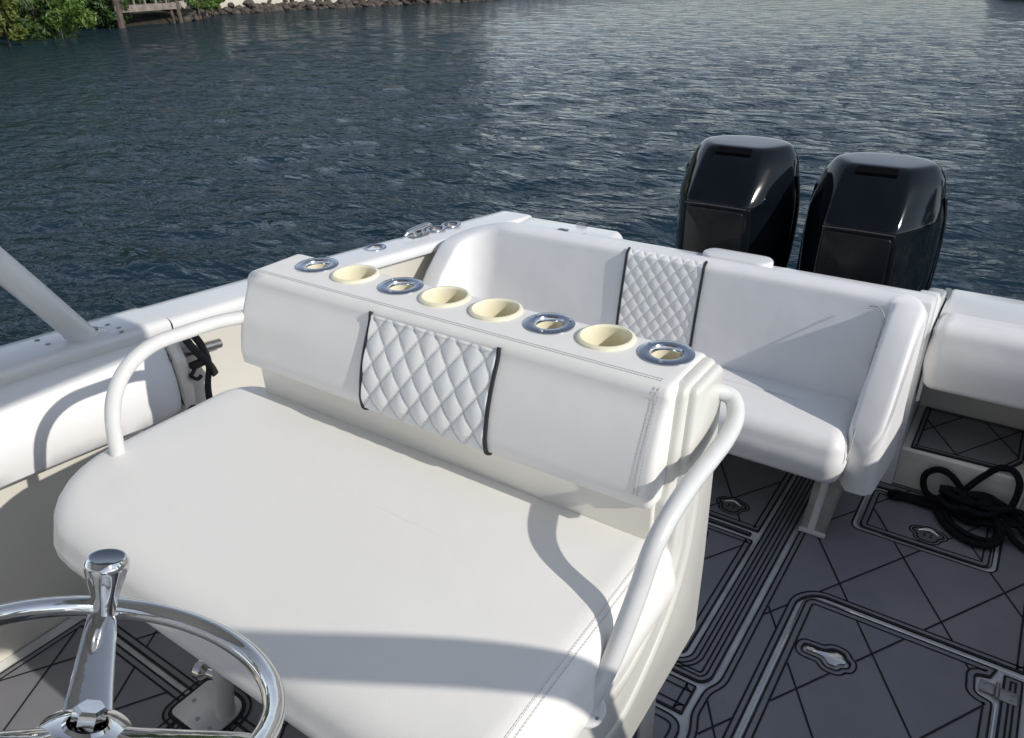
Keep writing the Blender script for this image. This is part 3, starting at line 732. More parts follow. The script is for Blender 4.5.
# rails
def rail(pts, fx, foot):
    b = BM(); tube(b, smooth_path(pts, 8), .0155, 16); o = link('grab_rail', b, PAINT, LP)
    b = BM(); lathe(b, [(.034,0),(.034,.004),(.031,.006),(.021,.008),(.019,.016),(.0165,.022)], foot, n=28, axis=fx); link('flange', b, PAINT, o)
    for a in (30,120,210,300):
        b = BM(); u = Vector(fx).normalized(); s = u.orthogonal().normalized(); w_ = u.cross(s); lathe(b, [(.0045,-.002),(.0045,.0),(.0005,.001)], Vector(foot)+u*.0065+(s*math.cos(R(a))+w_*math.sin(R(a)))*.026, n=10, axis=fx); link('screw', b, DULL, o)
rail([(-.40,1.135,.995),(-.378,1.158,.990),(-.350,1.172,.978),(-.333,1.150,.955),(-.330,1.10,.938),(-.332,1.03,.932),(-.335,.96,.926),(-.338,.89,.908),(-.342,.845,.875),(-.346,.815,.82),(-.350,.778,.765),(-.355,.745,.72),(-.362,.718,.69),(-.368,.70,.66)], (0,0,1), (-.372,.700,.657))
rail([(-1.405,1.03,.955),(-1.43,.985,.955),(-1.453,.93,.958),(-1.458,.85,.963),(-1.458,.77,.965),(-1.457,.71,.945),(-1.456,.668,.905),(-1.456,.645,.85),(-1.456,.635,.78),(-1.456,.63,.70),(-1.46,.625,.62),(-1.49,.62,.57)], (0,0,1), (-1.50,.62,.54))
# pipe legs with flange plates on the deck, pedestal aft
for (px_, py_, tx, ty) in ((-1.362,.655,-1.275,.69),(-.50,.655,-.56,.70)):
    b = BM(); tube(b, [(px_,py_,.004),(tx,ty,.585)], .0235, 18); o = link('leg', b, PAINT, LP)
    pl = roundpoly([(px_-.125,py_-.075),(px_+.03,py_-.075),(px_+.03,py_+.048),(px_-.125,py_+.048)], [.02,.05,.05,.02], 8)
    b = BM(); prism(b, pl, 'z', .0015, .0075, .0015); link('deck_flange', b, DECKG, o)
    b = BM(); strip(b, offset_poly(pl, -.006), .010, .0032, mi=0); strip(b, offset_poly(pl, -.022), .006, .0032, mi=0); link('gasket', b, GROOVE, o, smooth=False)
    for dx, dy in ((.003,.025),(-.045,-.050),(.003,-.050),(-.10,-.02)):
        b = BM(); lathe(b, [(.0055,0),(.0055,.0015),(.0005,.002)], (px_+dx, py_+dy, .0075), n=10); link('screw', b, DULL, o)
kp = aty(203, 672, .665)
b = BM(); lathe(b, [(.0005,-.01),(.018,-.008),(.024,0),(.024,.018),(.016,.026),(.010,.03),(.010,.06)], tuple(kp-Vector((.02,0,0))), n=24, axis=(1,.25,-.1)); link('adjuster_knob', b, CHROME, LP)
b = BM(); box(b, -1.38,-.437,1.10,1.187,.0015,.42,.012); link('pedestal', b, LINER, LP)
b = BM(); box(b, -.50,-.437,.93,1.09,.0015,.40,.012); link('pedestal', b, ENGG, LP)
b = BM(); box(b, -1.435,-1.415,1.06,1.10,.70,.80,.004); tube(b, [(-1.43,1.02,.775),(-1.43,1.09,.765)], .012, 10); link('hinge_bracket', b, TAN, LP)

# ------------------------------------------------------------------ stern bench
BN = thing('stern_bench', 'white curved bench seat across the stern with a tufted middle panel', 'bench', (-1., 2.3, .2))
path = [(-1.885,2.03),(-1.885,2.10),(-1.885,2.18),(-1.882,2.25)]
zt = [.36,.50,.60,.665]
import itertools
def arc(cx, cy, r, a0, a1, n): return [(cx+r*math.cos(R(a0+(a1-a0)*k/n)), cy+r*math.sin(R(a0+(a1-a0)*k/n))) for k in range(n+1)]
la = arc(-1.705, 2.265, .175, 180, 90, 12); path += la; zt += [.68+.075*(k/12)**.7 for k in range(13)]
mid = [(-1.70+(1.43)*k/24, 2.44) for k in range(1, 24)]; path += mid; zt += [.755]*len(mid)
ra = arc(-.285, 2.375, .062, 90, 0, 8); path += ra; zt += [.755]*4+[.753,.750,.747,.744,.738]
ext = [(-.224,2.33),(-.225,2.28),(-.229,2.22),(-.233,2.165),(-.237,2.125),(-.239,2.10)]; path += ext; zt += [.725,.68,.61,.53,.46,.41]
n = len(path); b = BM(); rings = []; inner_pts = []
for i, (x, y) in enumerate(path):
    a = Vector(path[max(0,i-1)]); c = Vector(path[min(n-1,i+1)]); d = (c-a).normalized(); nn = Vector((d.y, -d.x))   # towards the cockpit
    zb = .238; z1 = zt[i]; back = max(0, min(1, d.x))     # 1 on the back, 0 on the arms
    endk = min(1, (min(i, n-1-i)+.5)/1.6); th = (.045+.007*back)*math.sqrt(endk)
    lean = .085*back; ring = []
    pr_ = [(-th-.01, zb)] + [(-th-.008, zb+(z1-.03-zb)*k/6) for k in range(1,7)]
    for k in range(0, 11):
        aa = math.pi*k/10; ca = math.cos(aa); pr_.append((-math.copysign(abs(ca)**(.42+.5*back), ca)*th, z1-.030+.030*math.sin(aa)**(.45+.35*back)))
    for k in range(1, 14):
        t = k/14; pr_.append((th+lean*t+.010*math.sin(math.pi*t)*back, z1-.03+(zb-z1+.03)*t))
    pr_.append((th+lean-.01, zb-.004)); 
    for (o_, z) in pr_:
        q = Vector((x+nn.x*o_, y+nn.y*o_, z)); q += Vector((nn.x, nn.y, 0))*.004*noise.noise(q*5)
        ring.append(b.verts.new(q))
    rings.append(ring)
for A, B in zip(rings, rings[1:]):
    for k in range(len(A)): b.faces.new((A[k], A[(k+1)%len(A)], B[(k+1)%len(A)], B[k]))
b.faces.new(rings[0]); b.faces.new(rings[-1])
BACK = link('backrest', b, BENCHV, BN, angle=60)
def benchface(off=.004, k0=0, k1=26):
    th = .052; z1 = .755; lean = .085; pts = []
    for k in range(13, 0, -1): t = k/14; pts.append((2.44-(th+lean*t+.010*math.sin(math.pi*t)), z1-.03+(.225-z1+.03)*t))
    for k in range(10, 6, -1): aa = math.pi*k/10; pts.append((2.44+math.cos(aa)*th, z1-.03+.03*math.sin(aa)**.8))
    out = []
    for i, p in enumerate(pts):
        a = Vector(pts[max(0,i-1)]); c = Vector(pts[min(len(pts)-1,i+1)]); d = (c-a).normalized(); out.append((p[0]-d.y*off, p[1]+d.x*off))
    return out
TX0, TX1 = -1.150, -.865
tufted(TX0, TX1, benchface(.004)[3:], 'tufted_panel', BN, (.0475, .058), .0038, nu=200, nv=230)
for x in (TX0-.002, TX1+.002):
    b = BM(); tube(b, [(x, y, z) for y, z in benchface(.006)[3:]], .0050, 8); link('piping', b, BLACKP, BN)
# seam round the inside of the starboard-side arm
b = BM(); pth = smooth_path([(-.33,2.372,.722),(-.300,2.358,.728),(-.275,2.325,.705),(-.268,2.27,.64),(-.265,2.20,.54),(-.263,2.12,.44),(-.262,2.065,.36)], 8); tube(b, pth, .0022, 6); stitches(b, [p+Vector((-.006,-.004,-.006)) for p in pth], r=.001); link('seam', b, THREAD2, BACK)
b = BM(); cushion(b, -1.83, -.272, 2.035, 2.36, 0.268, .425, rt=.05, rb=.03, R0=.045, puff=.008, wr=.003, ws=5, side=.008); link('seat_cushion', b, BENCHV, BN, angle=60)
b = BM(); box(b, -1.88,-.27,2.34,2.57,.245,.285,.006); box(b, -1.93,-.22,2.36,2.572,.2,.60,.006); link('seat_base', b, LINER, BN)
b = BM()
for f0, f1 in (((-.367,2.150,-.288,2.158,.002),(-.350,2.215,-.262,2.225,.255)),):
    A = [b.verts.new(p) for p in ((-.366,2.150,.002),(-.291,2.158,.002),(-.300,2.235,.002),(-.372,2.228,.002))]
    B = [b.verts.new(p) for p in ((-.352,2.205,.262),(-.262,2.210,.262),(-.262,2.30,.262),(-.352,2.30,.262))]
    b.faces.new(A[::-1]); b.faces.new(B)
    for i in range(4): b.faces.new((A[i], A[(i+1)%4], B[(i+1)%4], B[i]))
bmesh.ops.recalc_face_normals(b, faces=b.faces); bmesh.ops.bevel(b, geom=b.edges[:], offset=.006, segments=2, affect='EDGES')
o = link('leg', b, LEGM, BN)
b = BM(); box(b, -.370,-.287,2.142,2.156,.002,.016,.003); link('foot_strip', b, PAINT, o)
b = BM(); tube(b, [(-.335,2.158,.01),(-.318,2.205,.25)], .012, 10); link('leg_rib', b, PAINT, o)
b = BM(); cushion(b, -.93,-.68,2.50,2.60,.722,.746, rt=.010, rb=.005, R0=.05, puff=.004); link('head_pad', b, GEL, BN)
b = BM(); box(b, -1.43,-.17,2.48,2.573,.60,.728,.014); link('rear_ledge', b, GEL, BN)

# ------------------------------------------------------------------ outboards
def cowl_ring(z, yf, yb, wf, wm, wb, ch=.045):
    """plan section: flat narrow front, widening flanks, rounded stern"""
    ym = yf+(yb-yf)*.45
    half = [(0,yf),(wf*.5,yf),(wf-.012,yf+.003),(wf,yf+.012),(wf+(wm-wf)*.35,yf+(ym-yf)*.28),(wf+(wm-wf)*.75,yf+(ym-yf)*.68),(wm,ym),(wm,ym+(yb-ym)*.35),(wb+(wm-wb)*.45,ym+(yb-ym)*.75),(wb,yb-.02),(wb*.6,yb-.003),(0,yb)]
    full = half + [(-x, y) for x, y in half[-2:0:-1]]
    return [(x, y, z) for x, y in full]
def outboard(loc, label):
    t = thing('outboard_motor', label, 'outboard motor', loc, 'outboard motors on the transom')
    def L_(secs, name, m, bev=.01, top=True, parent=t, mi=None):
        b = BM(); rows = [[b.verts.new(Vector(p)+Vector(loc)) for p in cowl_ring(*s)] for s in secs]
        n = len(rows[0])
        for A, B in zip(rows, rows[1:]):
            for k in range(n): b.faces.new((A[k], A[(k+1)%n], B[(k+1)%n], B[k]))
        b.faces.new(rows[0][::-1]); b.faces.new(rows[-1])
        bmesh.ops.recalc_face_normals(b, faces=b.faces)
        bmesh.ops.subdivide_edges
        if name == 'cowl':
            cl = b.edges.layers.float.new('crease_edge'); b.verts.ensure_lookup_table(); n_ = len(rows[0])
            for e in b.edges:
                i0, i1 = e.verts[0].index, e.verts[1].index
        o = link(name, b, m, parent, angle=180)
        if name == 'cowl':
            at_ = o.data.attributes.get('crease_edge') or o.data.attributes.new('crease_edge', 'FLOAT', 'EDGE')
            for e in o.data.edges:
                i0, i1 = sorted(e.vertices); c0, c1 = i0 % n, i1 % n
                if i1-i0 == n and c0 in (3, n-3): at_.data[e.index].value = .95
                if i0//n == i1//n and i0//n in (6, 8): at_.data[e.index].value = .8
        mod = o.modifiers.new('sub', 'SUBSURF'); mod.levels = 2; mod.render_levels = 2
        return o
    # upper cowl: sits over the front panel, sloping hood to the top
    L_([(.30,.085,.50,.150,.235,.10),(.302,.075,.51,.152,.240,.10),(.36,.055,.53,.150,.252,.12),(.55,.048,.555,.146,.262,.13),(.70,.040,.565,.140,.262,.13),(.768,.032,.565,.134,.258,.13),(.782,.040,.562,.133,.256,.13),(.84,.085,.55,.132,.246,.125),(.92,.155,.53,.128,.226,.12),(.962,.200,.505,.122,.200,.11),(.972,.225,.49,.112,.180,.10),(.974,.24,.47,.10,.16,.09)], 'cowl', ENGINE)
    # front lower panel
    b = BM()
    prism(b, roundpoly([(-.125,.36),(.125,.36),(.123,.752),(-.123,.752)], .02), 'y', .022, .07, .008, 3)
    for v in b.verts: v.co += Vector(loc)+Vector((0, -.0+(.76-v.co.z)*.02, 0))
    link('front_panel', b, ENGM, t)
    b = BM(); pts = [(-.132,.030,.765),(0,.026,.768),(.132,.030,.765)]
    tube(b, [Vector(p)+Vector(loc) for p in pts], .003, 6); link('panel_seam', b, SEAM, t)
    # scoop in the hood
    b = BM(); A = [(-.085,.178,.950),(.085,.178,.950),(.10,.150,.925),(.10,.228,.985),(-.10,.228,.985),(-.10,.150,.925)]
    def quadslab(pts, th, m, name):
        bb = BM(); nrm = (Vector(pts[1])-Vector(pts[0])).cross(Vector(pts[3])-Vector(pts[0])).normalized()
        T = [bb.verts.new(Vector(p)+Vector(loc)) for p in pts]; B = [bb.verts.new(Vector(p)+Vector(loc)-nrm*th) for p in pts]
        bb.faces.new(T); bb.faces.new(B[::-1])
        for i in range(4): bb.faces.new((T[i], T[(i+1)%4], B[(i+1)%4], B[i]))
        bmesh.ops.recalc_face_normals(bb, faces=bb.faces); bmesh.ops.bevel(bb, geom=bb.edges[:], offset=.004, segments=2, affect='EDGES')
        return link(name, bb, m, t)
    b.free()
    quadslab([(-.078,.176,.9515),(.078,.176,.9515),(.072,.212,.9745),(-.072,.212,.9745)], .012, GROOVE2, 'air_intake')
    for s in (-1, 1):
        b = BM(); tube(b, [Vector(p)+Vector(loc) for p in smooth_path([(s*.240,.20,.33),(s*.262,.30,.50),(s*.262,.33,.72),(s*.245,.32,.86)], 5)], lambda q: (.004,.020), 8, flat=(1,0,0)); link('side_crease', b, ENGINE, t)
    L_([(-.62,.26,.42,.035,.05,.03),(-.40,.24,.46,.05,.075,.04),(-.1,.20,.47,.07,.11,.05),(.15,.14,.48,.12,.18,.08),(.31,.10,.50,.15,.22,.09)], 'midsection', ENGG)
    b = BM(); box(b, -.13,.13,-.02,.20,-.30,.28,.02); 
    for v in b.verts: v.co += Vector(loc)
    link('mounting_bracket', b, ENGG, t)
    L_([(-.98,.28,.40,.012,.02,.01),(-.80,.14,.52,.03,.05,.02),(-.70,.10,.56,.05,.065,.02),(-.62,.14,.5,.04,.05,.02)], 'gearcase', ENGG)
    b = BM()
    for k in range(3):
        a = R(120*k); pts = [(.03,0),(.09,-.05),(.17,-.03),(.17,.05),(.09,.06),(.03,.03)]
        vs = [b.verts.new((loc[0]+r_*math.cos(a)-w_*math.sin(a), loc[1]+.58+w_*.6, loc[2]-.76+r_*math.sin(a)+w_*math.cos(a))) for r_, w_ in pts]; f = b.faces.new(vs)
    bmesh.ops.solidify(b, geom=b.faces[:], thickness=.006); link('propeller', b, STEEL, t)
outboard((-1.09, 3.04, -.008), 'glossy black outboard motor nearer the middle of the photo, left of the pair')
outboard((-.522, 3.05, -.030), 'glossy black outboard motor nearest the right edge, right of the pair')

# ------------------------------------------------------------------ steering wheel
WN = Vector((.03,.465,.885)).normalized(); WC = Vector((-.639,.192,1.036)); WR = .171
t = thing('steering_wheel', 'polished chrome steering wheel with a spinner knob in the lower left foreground', 'steering wheel', WC)
u = Vector((-.845,.48,-.23)); u = (u-WN*u.dot(WN)).normalized(); v_ = WN.cross(u)
b = BM(); tube(b, [WC+(u*math.cos(a)+v_*math.sin(a))*WR for a in [2*math.pi*k/96 for k in range(96)]], .0118, 20, closed=True); link('rim', b, CHROME, t)
hub = WC-WN*.048
for k in range(3):
    a = 2*math.pi*k/3; d = u*math.cos(a)+v_*math.sin(a); s = WN.cross(d)
    b = BM(); P_ = smooth_path([WC+d*(WR-.004)-WN*.004, WC+d*(WR*.80)-WN*.012, WC+d*(WR*.45)-WN*.030, hub+d*.030+WN*.004, hub+d*.01], 6)
    tube(b, P_, lambda q: (.0036, .0150+.0120*q**1.2), 16, flat=WN); link('spoke', b, CHROME, t)
b = BM(); lathe(b, [(.046,-.016),(.048,-.006),(.042,.004),(.030,.009),(.022,.010),(.019,.013)], hub, n=48, axis=WN); o = link('hub', b, CHROME, t)
b = BM(); lathe(b, [(.0125,.010),(.0155,.012),(.0155,.027),(.0125,.030)], hub, n=6, axis=WN, close=True); link('hub_nut', b, CHROME, o, smooth=False)
kb = WC+u*(WR-.004)+WN*.006
KA = (WN*.8+Vector((-.02,0,.45))).normalized()
b = BM(); lathe(b, [(.0140,-.010),(.0142,.006),(.0160,.018),(.0195,.032),(.0228,.045),(.0242,.050),(.0238,.0545),(.0200,.0600),(.0185,.0597)], kb, n=56, axis=KA, twist=lambda k, h: 1+.05*math.cos(k/56*2*math.pi*7)*(1 if .016 < h < .050 else 0)); kn = link('spinner_knob', b, CHROME, t, angle=60)
b = BM(); lathe(b, [(.0187,.0596),(.0150,.0588),(.0005,.0586)], kb, n=40, axis=KA); link('knob_cap', b, mat('dark_blue_cap', (.03,.045,.075), .12, coat=.5), kn)
b = BM(); tube(b, [hub-WN*.01, hub-WN*.22], .022, 20); link('column', b, CHROME, t)
t = thing('helm_console', 'white helm console behind the steering wheel, outside the frame', 'console', (-.6,-.5,0))
b = BM(); prism(b, [(-.04,.004),(-.06,.70),(-.14,.90),(-.42,1.10),(-.9,1.14),(-.95,.004)], 'x', -1.25, .05, .03, 3); link('body', b, GEL, t, angle=50)

# ------------------------------------------------------------------ rope
t = None
b = BM(); random.seed(3)
def rp(pts, k=8, r=.0110): tube(b, smooth_path(pts, k), r, 9)
# tail reaching left along the mat, double
rp([(-.150,2.475,.016),(-.10,2.492,.016),(-.03,2.49,.018),(.03,2.49,.03),(.09,2.50,.05),(.15,2.53,.06)])
rp([(-.128,2.505,.018),(-.07,2.515,.018),(0,2.515,.03),(.05,2.53,.04),(.12,2.54,.05)], r=.010)
rp([(-.152,2.478,.016),(-.157,2.492,.018),(-.142,2.506,.018),(-.12,2.505,.018)], r=.011)
# left standing loop against the riser
rp([(.09,2.52,.04),(.045,2.555,.07),(.0,2.572,.105),(-.04,2.575,.112),(-.072,2.57,.085),(-.072,2.565,.045),(-.05,2.55,.02),(.0,2.53,.02),(.06,2.52,.03)])
# right standing loop
rp([(.0,2.53,.03),(.045,2.56,.065),(.085,2.585,.12),(.125,2.60,.165),(.165,2.595,.170),(.190,2.58,.14),(.192,2.565,.085),(.175,2.54,.04),(.13,2.52,.03)])
# belly of the pile
rp([(.0,2.50,.04),(.02,2.45,.016),(.06,2.41,.015),(.11,2.39,.015),(.155,2.40,.016),(.17,2.44,.03),(.15,2.48,.05),(.10,2.50,.06)])
rp([(-.02,2.49,.02),(.01,2.43,.016),(.05,2.385,.015),(.10,2.36,.015),(.15,2.37,.016),(.175,2.41,.02),(.18,2.47,.04)])
for k in range(9):
    a = random.uniform(0, 6.28); c = Vector((random.uniform(.05,.17), random.uniform(2.47,2.53), .02+.008*k)); rx, ry = random.uniform(.05,.09), random.uniform(.018,.035)
    pts = [c+Vector((rx*math.cos(a+q*6.4/9), ry*math.sin(a+q*6.4/9), random.uniform(-.006,.012))) for q in range(9)]
    rp(pts, 6)
rp([(.12,2.50,.07),(.18,2.47,.04),(.22,2.43,.018),(.27,2.41,.016),(.34,2.44,.016),(.40,2.5,.016)])
rp([(.10,2.52,.08),(.17,2.53,.07),(.23,2.52,.03),(.30,2.50,.016),(.36,2.52,.016)])
rp([(.15,2.50,.05),(.21,2.50,.04),(.26,2.47,.016),(.33,2.46,.016)])
for v in b.verts: v.co.z = max(v.co.z, .0025)
tag(link('rope', b, ROPE), 'tangled pile of thick black rope on the small hatch', 'rope')

# ------------------------------------------------------------------ far banks
def bank(name, line, h, widen, m, z0=WZ-.6, slope=.8):
    """line: water's edge, going round with the land on its left hand (widen = vector away)"""
    b = BM(); rows = []
    for (x, y) in line:
        d = Vector(widen(x, y)).normalized()
        rows.append([b.verts.new((x+d.x*o, y+d.y*o, z+(.12*noise.noise(Vector((x*.7, y*.7, o))) if o > .5 else 0))) for o, z in ((-.6, z0), (0, WZ-.02), (slope*.5, WZ+h*.6), (slope, WZ+h), (6, WZ+h+.15), (40, WZ+h+.8), (160, WZ+h+2))])
    for A, B in zip(rows, rows[1:]):
        for k in range(len(A)-1): b.faces.new((A[k], A[k+1], B[k+1], B[k]))
    o = link(name, b, m, angle=180); tag(o, kind='structure'); return o
shore = [atz(u_, v2, WZ) for u_, v2 in ((0,37),(50,33),(90,27),(120,27),(183,22),(209,15.5),(268,12),(300,10),(380,6),(470,2))]
lineA = [(-33,-45),(-36,-10),(-37.5,6)]+[(p.x, p.y) for p in shore]+[(-41,70),(-38,95),(-20,135),(10,160),(60,175)]
bank('left_bank', lineA[:8], .5, lambda x, y: (-1, .15), EARTH)
bank('far_bank', lineA[7:], .6, lambda x, y: (-1, .45) if y < 100 else (-.6, 1), EARTH, slope=1.6)
lineB = [(60,-30),(34,10),(14,36),(0,50.5),(-4.5,55),(-6,64),(0,90),(30,120)]
bank('right_bank', lineB, .7, lambda x, y: (1, .35), EARTH)

def leaves(b, c, rad, n, size, rnd, squash=1., mi=0, hollow=.35):
    c = Vector(c)
    for _ in range(n):
        d = Vector((rnd.gauss(0,1), rnd.gauss(0,1), rnd.gauss(0,1))).normalized(); rr = rad*(hollow+(1-hollow)*rnd.random()**.5)
        p = c+Vector((d.x*rr, d.y*rr, d.z*rr*squash)); s = size*rnd.uniform(.6, 1.3)
        nn = (d+Vector((rnd.uniform(-.9,.9), rnd.uniform(-.9,.9), rnd.uniform(-.3,1.1)))).normalized(); a = nn.orthogonal().normalized(); a = Matrix.Rotation(rnd.uniform(0,6.28), 3, nn) @ a; e = nn.cross(a)
        f = b.faces.new([b.verts.new(p+a*s), b.verts.new(p+e*s*.45+nn*s*.12), b.verts.new(p-a*s), b.verts.new(p-e*s*.45+nn*s*.12)]); f.material_index = mi
def tree_parts(seed, h, r, leafm, nclump, nleaf, size, trunk=.25, squash=.8, low=.25):
    rnd = random.Random(seed); bt = BM(); bl = BM()
    top = Vector((rnd.uniform(-.3,.3)*r*.4, rnd.uniform(-.3,.3)*r*.4, h*.55))
    tube(bt, smooth_path([(0,0,-.4), (top.x*.4, top.y*.3, h*.22), top], 4), lambda q: trunk*(1-.55*q), 8)
    for k in range(nclump):
        a = rnd.uniform(0, 6.28); u1 = rnd.random(); zc_ = h*(low+(.92-low)*u1); rr = r*math.sqrt(max(.05, 1-((u1-.42)/.68)**2))*rnd.uniform(.35, .95)
        c = Vector((rr*math.cos(a), rr*math.sin(a), zc_)); cr = r*rnd.uniform(.26, .46)
        s0 = Vector((0,0,h*.2)).lerp(top, rnd.uniform(.2, 1)); tube(bt, smooth_path([s0, s0.lerp(c, .5)+Vector((0,0,.12*h*rnd.random())), c], 3), lambda q: trunk*.32*(1-.8*q), 5)
        leaves(bl, c, cr, nleaf, size, rnd, squash)
    return bt, bl
def plant(name, label, cat, loc, seed, h, r, leafm, nclump, nleaf, size, group, **k):
    t = thing(name, label, cat, (0,0,0), group)
    bt, bl = tree_parts(seed, h, r, leafm, nclump, nleaf, size, **k)
    link('trunk', bt, BARK, t); link('crown', bl, leafm, t, smooth=False, normals=False)
    t.location = loc; return t
def along(i, t_, back):
    a, c = Vector(lineA[i]), Vector(lineA[i+1]); p = a.lerp(c, t_); return (p.x-back, p.y+back*.2)
# waterside shrubs at the left edge of the frame
sp = [((60,29),1.3,LEAF,'green shrub hanging over the water just left of the dark gap'),((-12,30),2.3,LEAF,'leafy green shrub at the very left edge of the far bank'),((22,26),2.2,LEAF,'tall sunlit green shrub on the far bank, second from the left edge'),((52,20),2.4,LEAF,'wide bright green shrub on the far bank left of the dark gap'),((84,14),2.0,LEAF,'rounded green shrub leaning over the dark gap beside the wooden dock'),((38,30),1.0,LEAFD,'low dark shrub at the waterline under the green shrubs'),((8,35.5),.8,LEAFY,'small yellow green shrub at the waterline near the left edge')]
for i, ((u_, v2), r_, lm, lab) in enumerate(sp):
    p = atz(u_, v2, WZ+.35)
    q = p+Vector((-.9, .2, 0))*(1 if r_ > 1.5 else .1)*(-.3 if i == 0 else 1)
    plant('shrub', lab, 'shrub', (q.x, q.y, WZ+.2), 20+i, r_*2.1, r_, lm, 34 if r_ > 1.5 else 14, 230 if r_ > 1.5 else 100, .15 if r_ > 1.5 else .12, 'shrubs on the far bank', trunk=.03, low=-.04)
for i, (u_, v2, r_) in enumerate(((98,24,1.15),(148,15,1.3),(168,15,1.2),(126,16,1.2))):  # dark leaves added to stand in for deep shade around the dock
    p = atz(u_, v2, WZ+.2); plant('shrub', ('added dark shrub standing in for the shaded gap between green shrubs and dock', 'added dark shrub standing in for the shade behind the middle of the dock', 'added dark shrub standing in for the shade behind the right dock post', 'added dark shrub standing in for the shade behind the left dock post')[i], 'shrub', (p.x-(.1 if i == 0 else 3.2), p.y+(.3 if i == 0 else 1.6), WZ+.1), 50+i, r_*1.5, r_, LEAFD, 22, 130, .14, 'shrubs on the far bank', trunk=.05, low=.0)
for i, (u_, v2) in enumerate(((205,9),(199,11),(211,7))):
    p = atz(u_, v2, WZ+.5); plant('shrub', ('small green bush right of the dock posts', 'low green bush touching the right dock post', 'green bush at the start of the rock line')[i], 'shrub', (p.x, p.y, WZ+.5), 40+i, 1.2, .75, LEAF, 12, 110, .10, 'shrubs on the far bank', trunk=.05, low=.1)
# trees beyond the top of the frame, mirrored in the water
trees = [(-43,9,8),(-45,16,9),(-47,22,8),(-50,28,8.5),(-52,34,9),(-52,39.5,7.5),(-51,45,7),(-50,50,7.5),(-49,55,8),(-48,60,8)]
proto = None
for i, (x, y, h_) in enumerate(trees):
    t = plant('tree', 'green tree behind the far bank, %s' % ['above the left edge shrubs','above the second shrub','above the third shrub','behind the dark gap','behind the wooden dock','just right of the wooden dock','above the start of the rock line','above the near part of the rock line','above the middle of the rock line','above the end of the rock line'][i], 'tree', (x, y, WZ+.8), 60+i, h_, h_*.5, LEAFD if i % 2 else LEAF, 34, 130, .33, 'trees on the far banks', trunk=.2, low=.04)
for i, (x, y, h_) in enumerate(((6,58,7.5),(1,66,8),(16,46,8),(24,32,9),(34,22,9))):
    plant('tree', 'dark tree on the right hand bank, %s' % ['nearest the dark corner','just beyond the dark corner','right of the corner','farther right outside the frame','farthest right outside the frame'][i], 'tree', (x, y, WZ+.8), 80+i, h_, h_*.45, LEAFD, 26, 120, .33, 'trees on the far banks', trunk=.2, low=.04)
# riprap rocks
rocks = []
for s_ in range(3):
    b = BM(); bmesh.ops.create_icosphere(b, subdivisions=2, radius=1)
    for v in b.verts: v.co *= 1+.35*noise.noise(v.co*1.3+Vector((s_*9,0,0))); v.co.z *= .7
    me = bpy.data.meshes.new('rock'); b.to_mesh(me); b.free(); me.materials.append(ROCK)
    for p_ in me.polygons: p_.use_smooth = True
    me.set_sharp_from_angle(angle=R(25)); rocks.append(me)
rnd = random.Random(5)
def rock(x, y, z, s_, lab, g):
    o = bpy.data.objects.new('rock', rnd.choice(rocks)); col.objects.link(o); o.location = (x, y, z); o.scale = (s_*rnd.uniform(.8,1.3), s_*rnd.uniform(.8,1.3), s_*rnd.uniform(.7,1)); o.rotation_euler = (rnd.uniform(-.4,.4), rnd.uniform(-.4,.4), rnd.uniform(0,6.3)); tag(o, lab, 'rock', g)
for i in range(7, 13):
    a, c = Vector(lineA[i]), Vector(lineA[i+1]); n_ = int((c-a).length/.42)
    if i == 12: n_ = 24
    for k in range(n_):
        p = a+(c-a)*((k+rnd.random()*.6)/n_)
        for row_ in range(3 if k % 2 else 2): rock(p.x-.12-.30*row_+rnd.uniform(-.15,.15), p.y+rnd.uniform(-.25,.3)+.2*row_, WZ+.05+.24*row_+rnd.uniform(-.08,.08), rnd.uniform(.15,.42), 'dark brown boulder in the rock edging along the far bank', 'boulders edging the far bank')
# pale seawall cap above the rocks
b = BM(); rows = []
for (x, y) in lineA[7:14]:
    d = Vector((-1, .45)).normalized(); rows.append([b.verts.new((x+d.x*o, y+d.y*o, z)) for o, z in ((.75,WZ+.3),(.75,WZ+.86),(2.6,WZ+.90),(2.6,WZ+.3))])
for A, B in zip(rows, rows[1:]):
    for k in range(3): b.faces.new((A[k], A[k+1], B[k+1], B[k]))
tag(link('seawall', b, SAND, smooth=False), 'pale concrete seawall cap above the dark rocks', 'seawall')
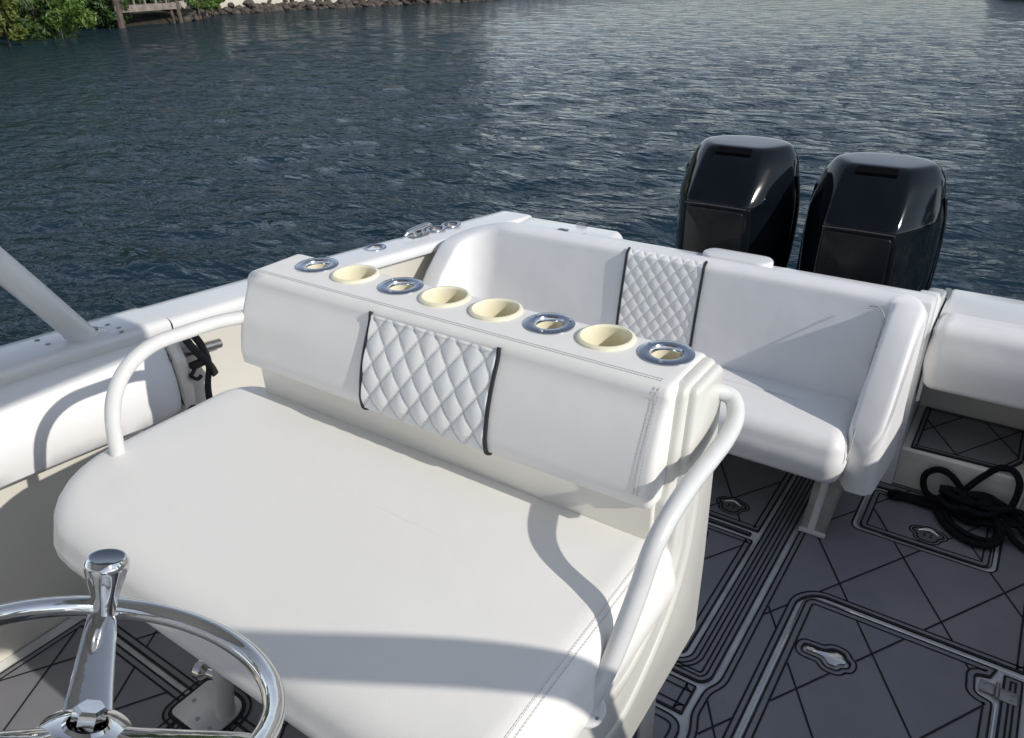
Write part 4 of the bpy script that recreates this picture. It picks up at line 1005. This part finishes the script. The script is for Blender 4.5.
# wooden dock
pL = atz(122, 28, WZ); pR = atz(182, 22.5, WZ)
t = thing('wooden_dock', 'weathered wooden dock on piles at the far bank', 'dock', pL)
ax = (pR-pL); W_ = ax.length; ax.normalize(); pr_ = Vector((-ax.y, ax.x, 0))
if pr_.x > 0: pr_ = -pr_
def dpt(a, d_, z): q = pL+ax*a+pr_*d_; return (q.x, q.y, WZ+z)
def beam(b, a0, a1, d0, d1, z0, z1):
    vs = [b.verts.new(dpt(a, d_, z)) for z in (z0, z1) for a, d_ in ((a0,d0),(a1,d0),(a1,d1),(a0,d1))]
    for f in ((3,2,1,0),(4,5,6,7),(0,1,5,4),(1,2,6,5),(2,3,7,6),(3,0,4,7)): b.faces.new([vs[i] for i in f])
b = BM(); beam(b, -.2, W_+.1, -.06, .0, .66, .96); link('fascia_beam', b, WOOD, t, smooth=False)
b = BM(); beam(b, -.1, W_, -.04, .05, 1.27, 1.38); link('rail', b, WOOD, t, smooth=False)
for k in range(6):
    b = BM(); a = .35+k*(W_-.5)/5; beam(b, a-.04, a+.04, -.05, .03, .96, 1.27); link('baluster', b, WOOD, t, smooth=False)
b = BM()
for k in range(22): beam(b, .1+k*(W_)/22, .1+(k+.92)*(W_)/22, .0, 1.3, .88, .95)
link('deck_boards', b, WOOD, t, smooth=False)
for a, d_, lean_, r_ in ((0,0,0,.19),(W_,0,-.25,.13),(W_-.3,.1,-.5,.08)):
    b = BM(); tube(b, [dpt(a, d_, -1.2), dpt(a+lean_*.5, d_, .9), dpt(a+lean_, d_, 2.5)], lambda q: r_*(1-.1*q), 10); link('pile', b, WOODD, t)
# house fronts beyond the frame top; their pale walls break up the reflection
def house(x, y, w_, h_, rot, lab):
    t = thing('house', lab, 'house', (0,0,0), 'houses on the far banks')
    b = BM(); box(b, -w_/2, w_/2, -4, 4, 0, h_); link('wall', b, WALLP, t, smooth=False)
    b = BM(); prism(b, [(-4.6,h_-.05),(4.6,h_-.05),(0,h_+1.9)], 'x', -w_/2-.5, w_/2+.5); link('roof', b, ROOFP, t, smooth=False)
    for k in range(4):
        b = BM(); xx = -w_/2+w_*(k+.5)/4; box(b, xx-.7, xx+.7, -4.05, -3.95, .9, 2.3); link('window', b, GLASSD, t, smooth=False)
    t.location = (x, y, WZ+.8); t.rotation_euler = (0,0,rot)
#house(-57, 45, 13, 3.2, R(90), 'beige house behind the rock edged bank, above the frame')
house(16, 66, 14, 3.2, R(-20), 'beige house on the right hand bank, above the frame')
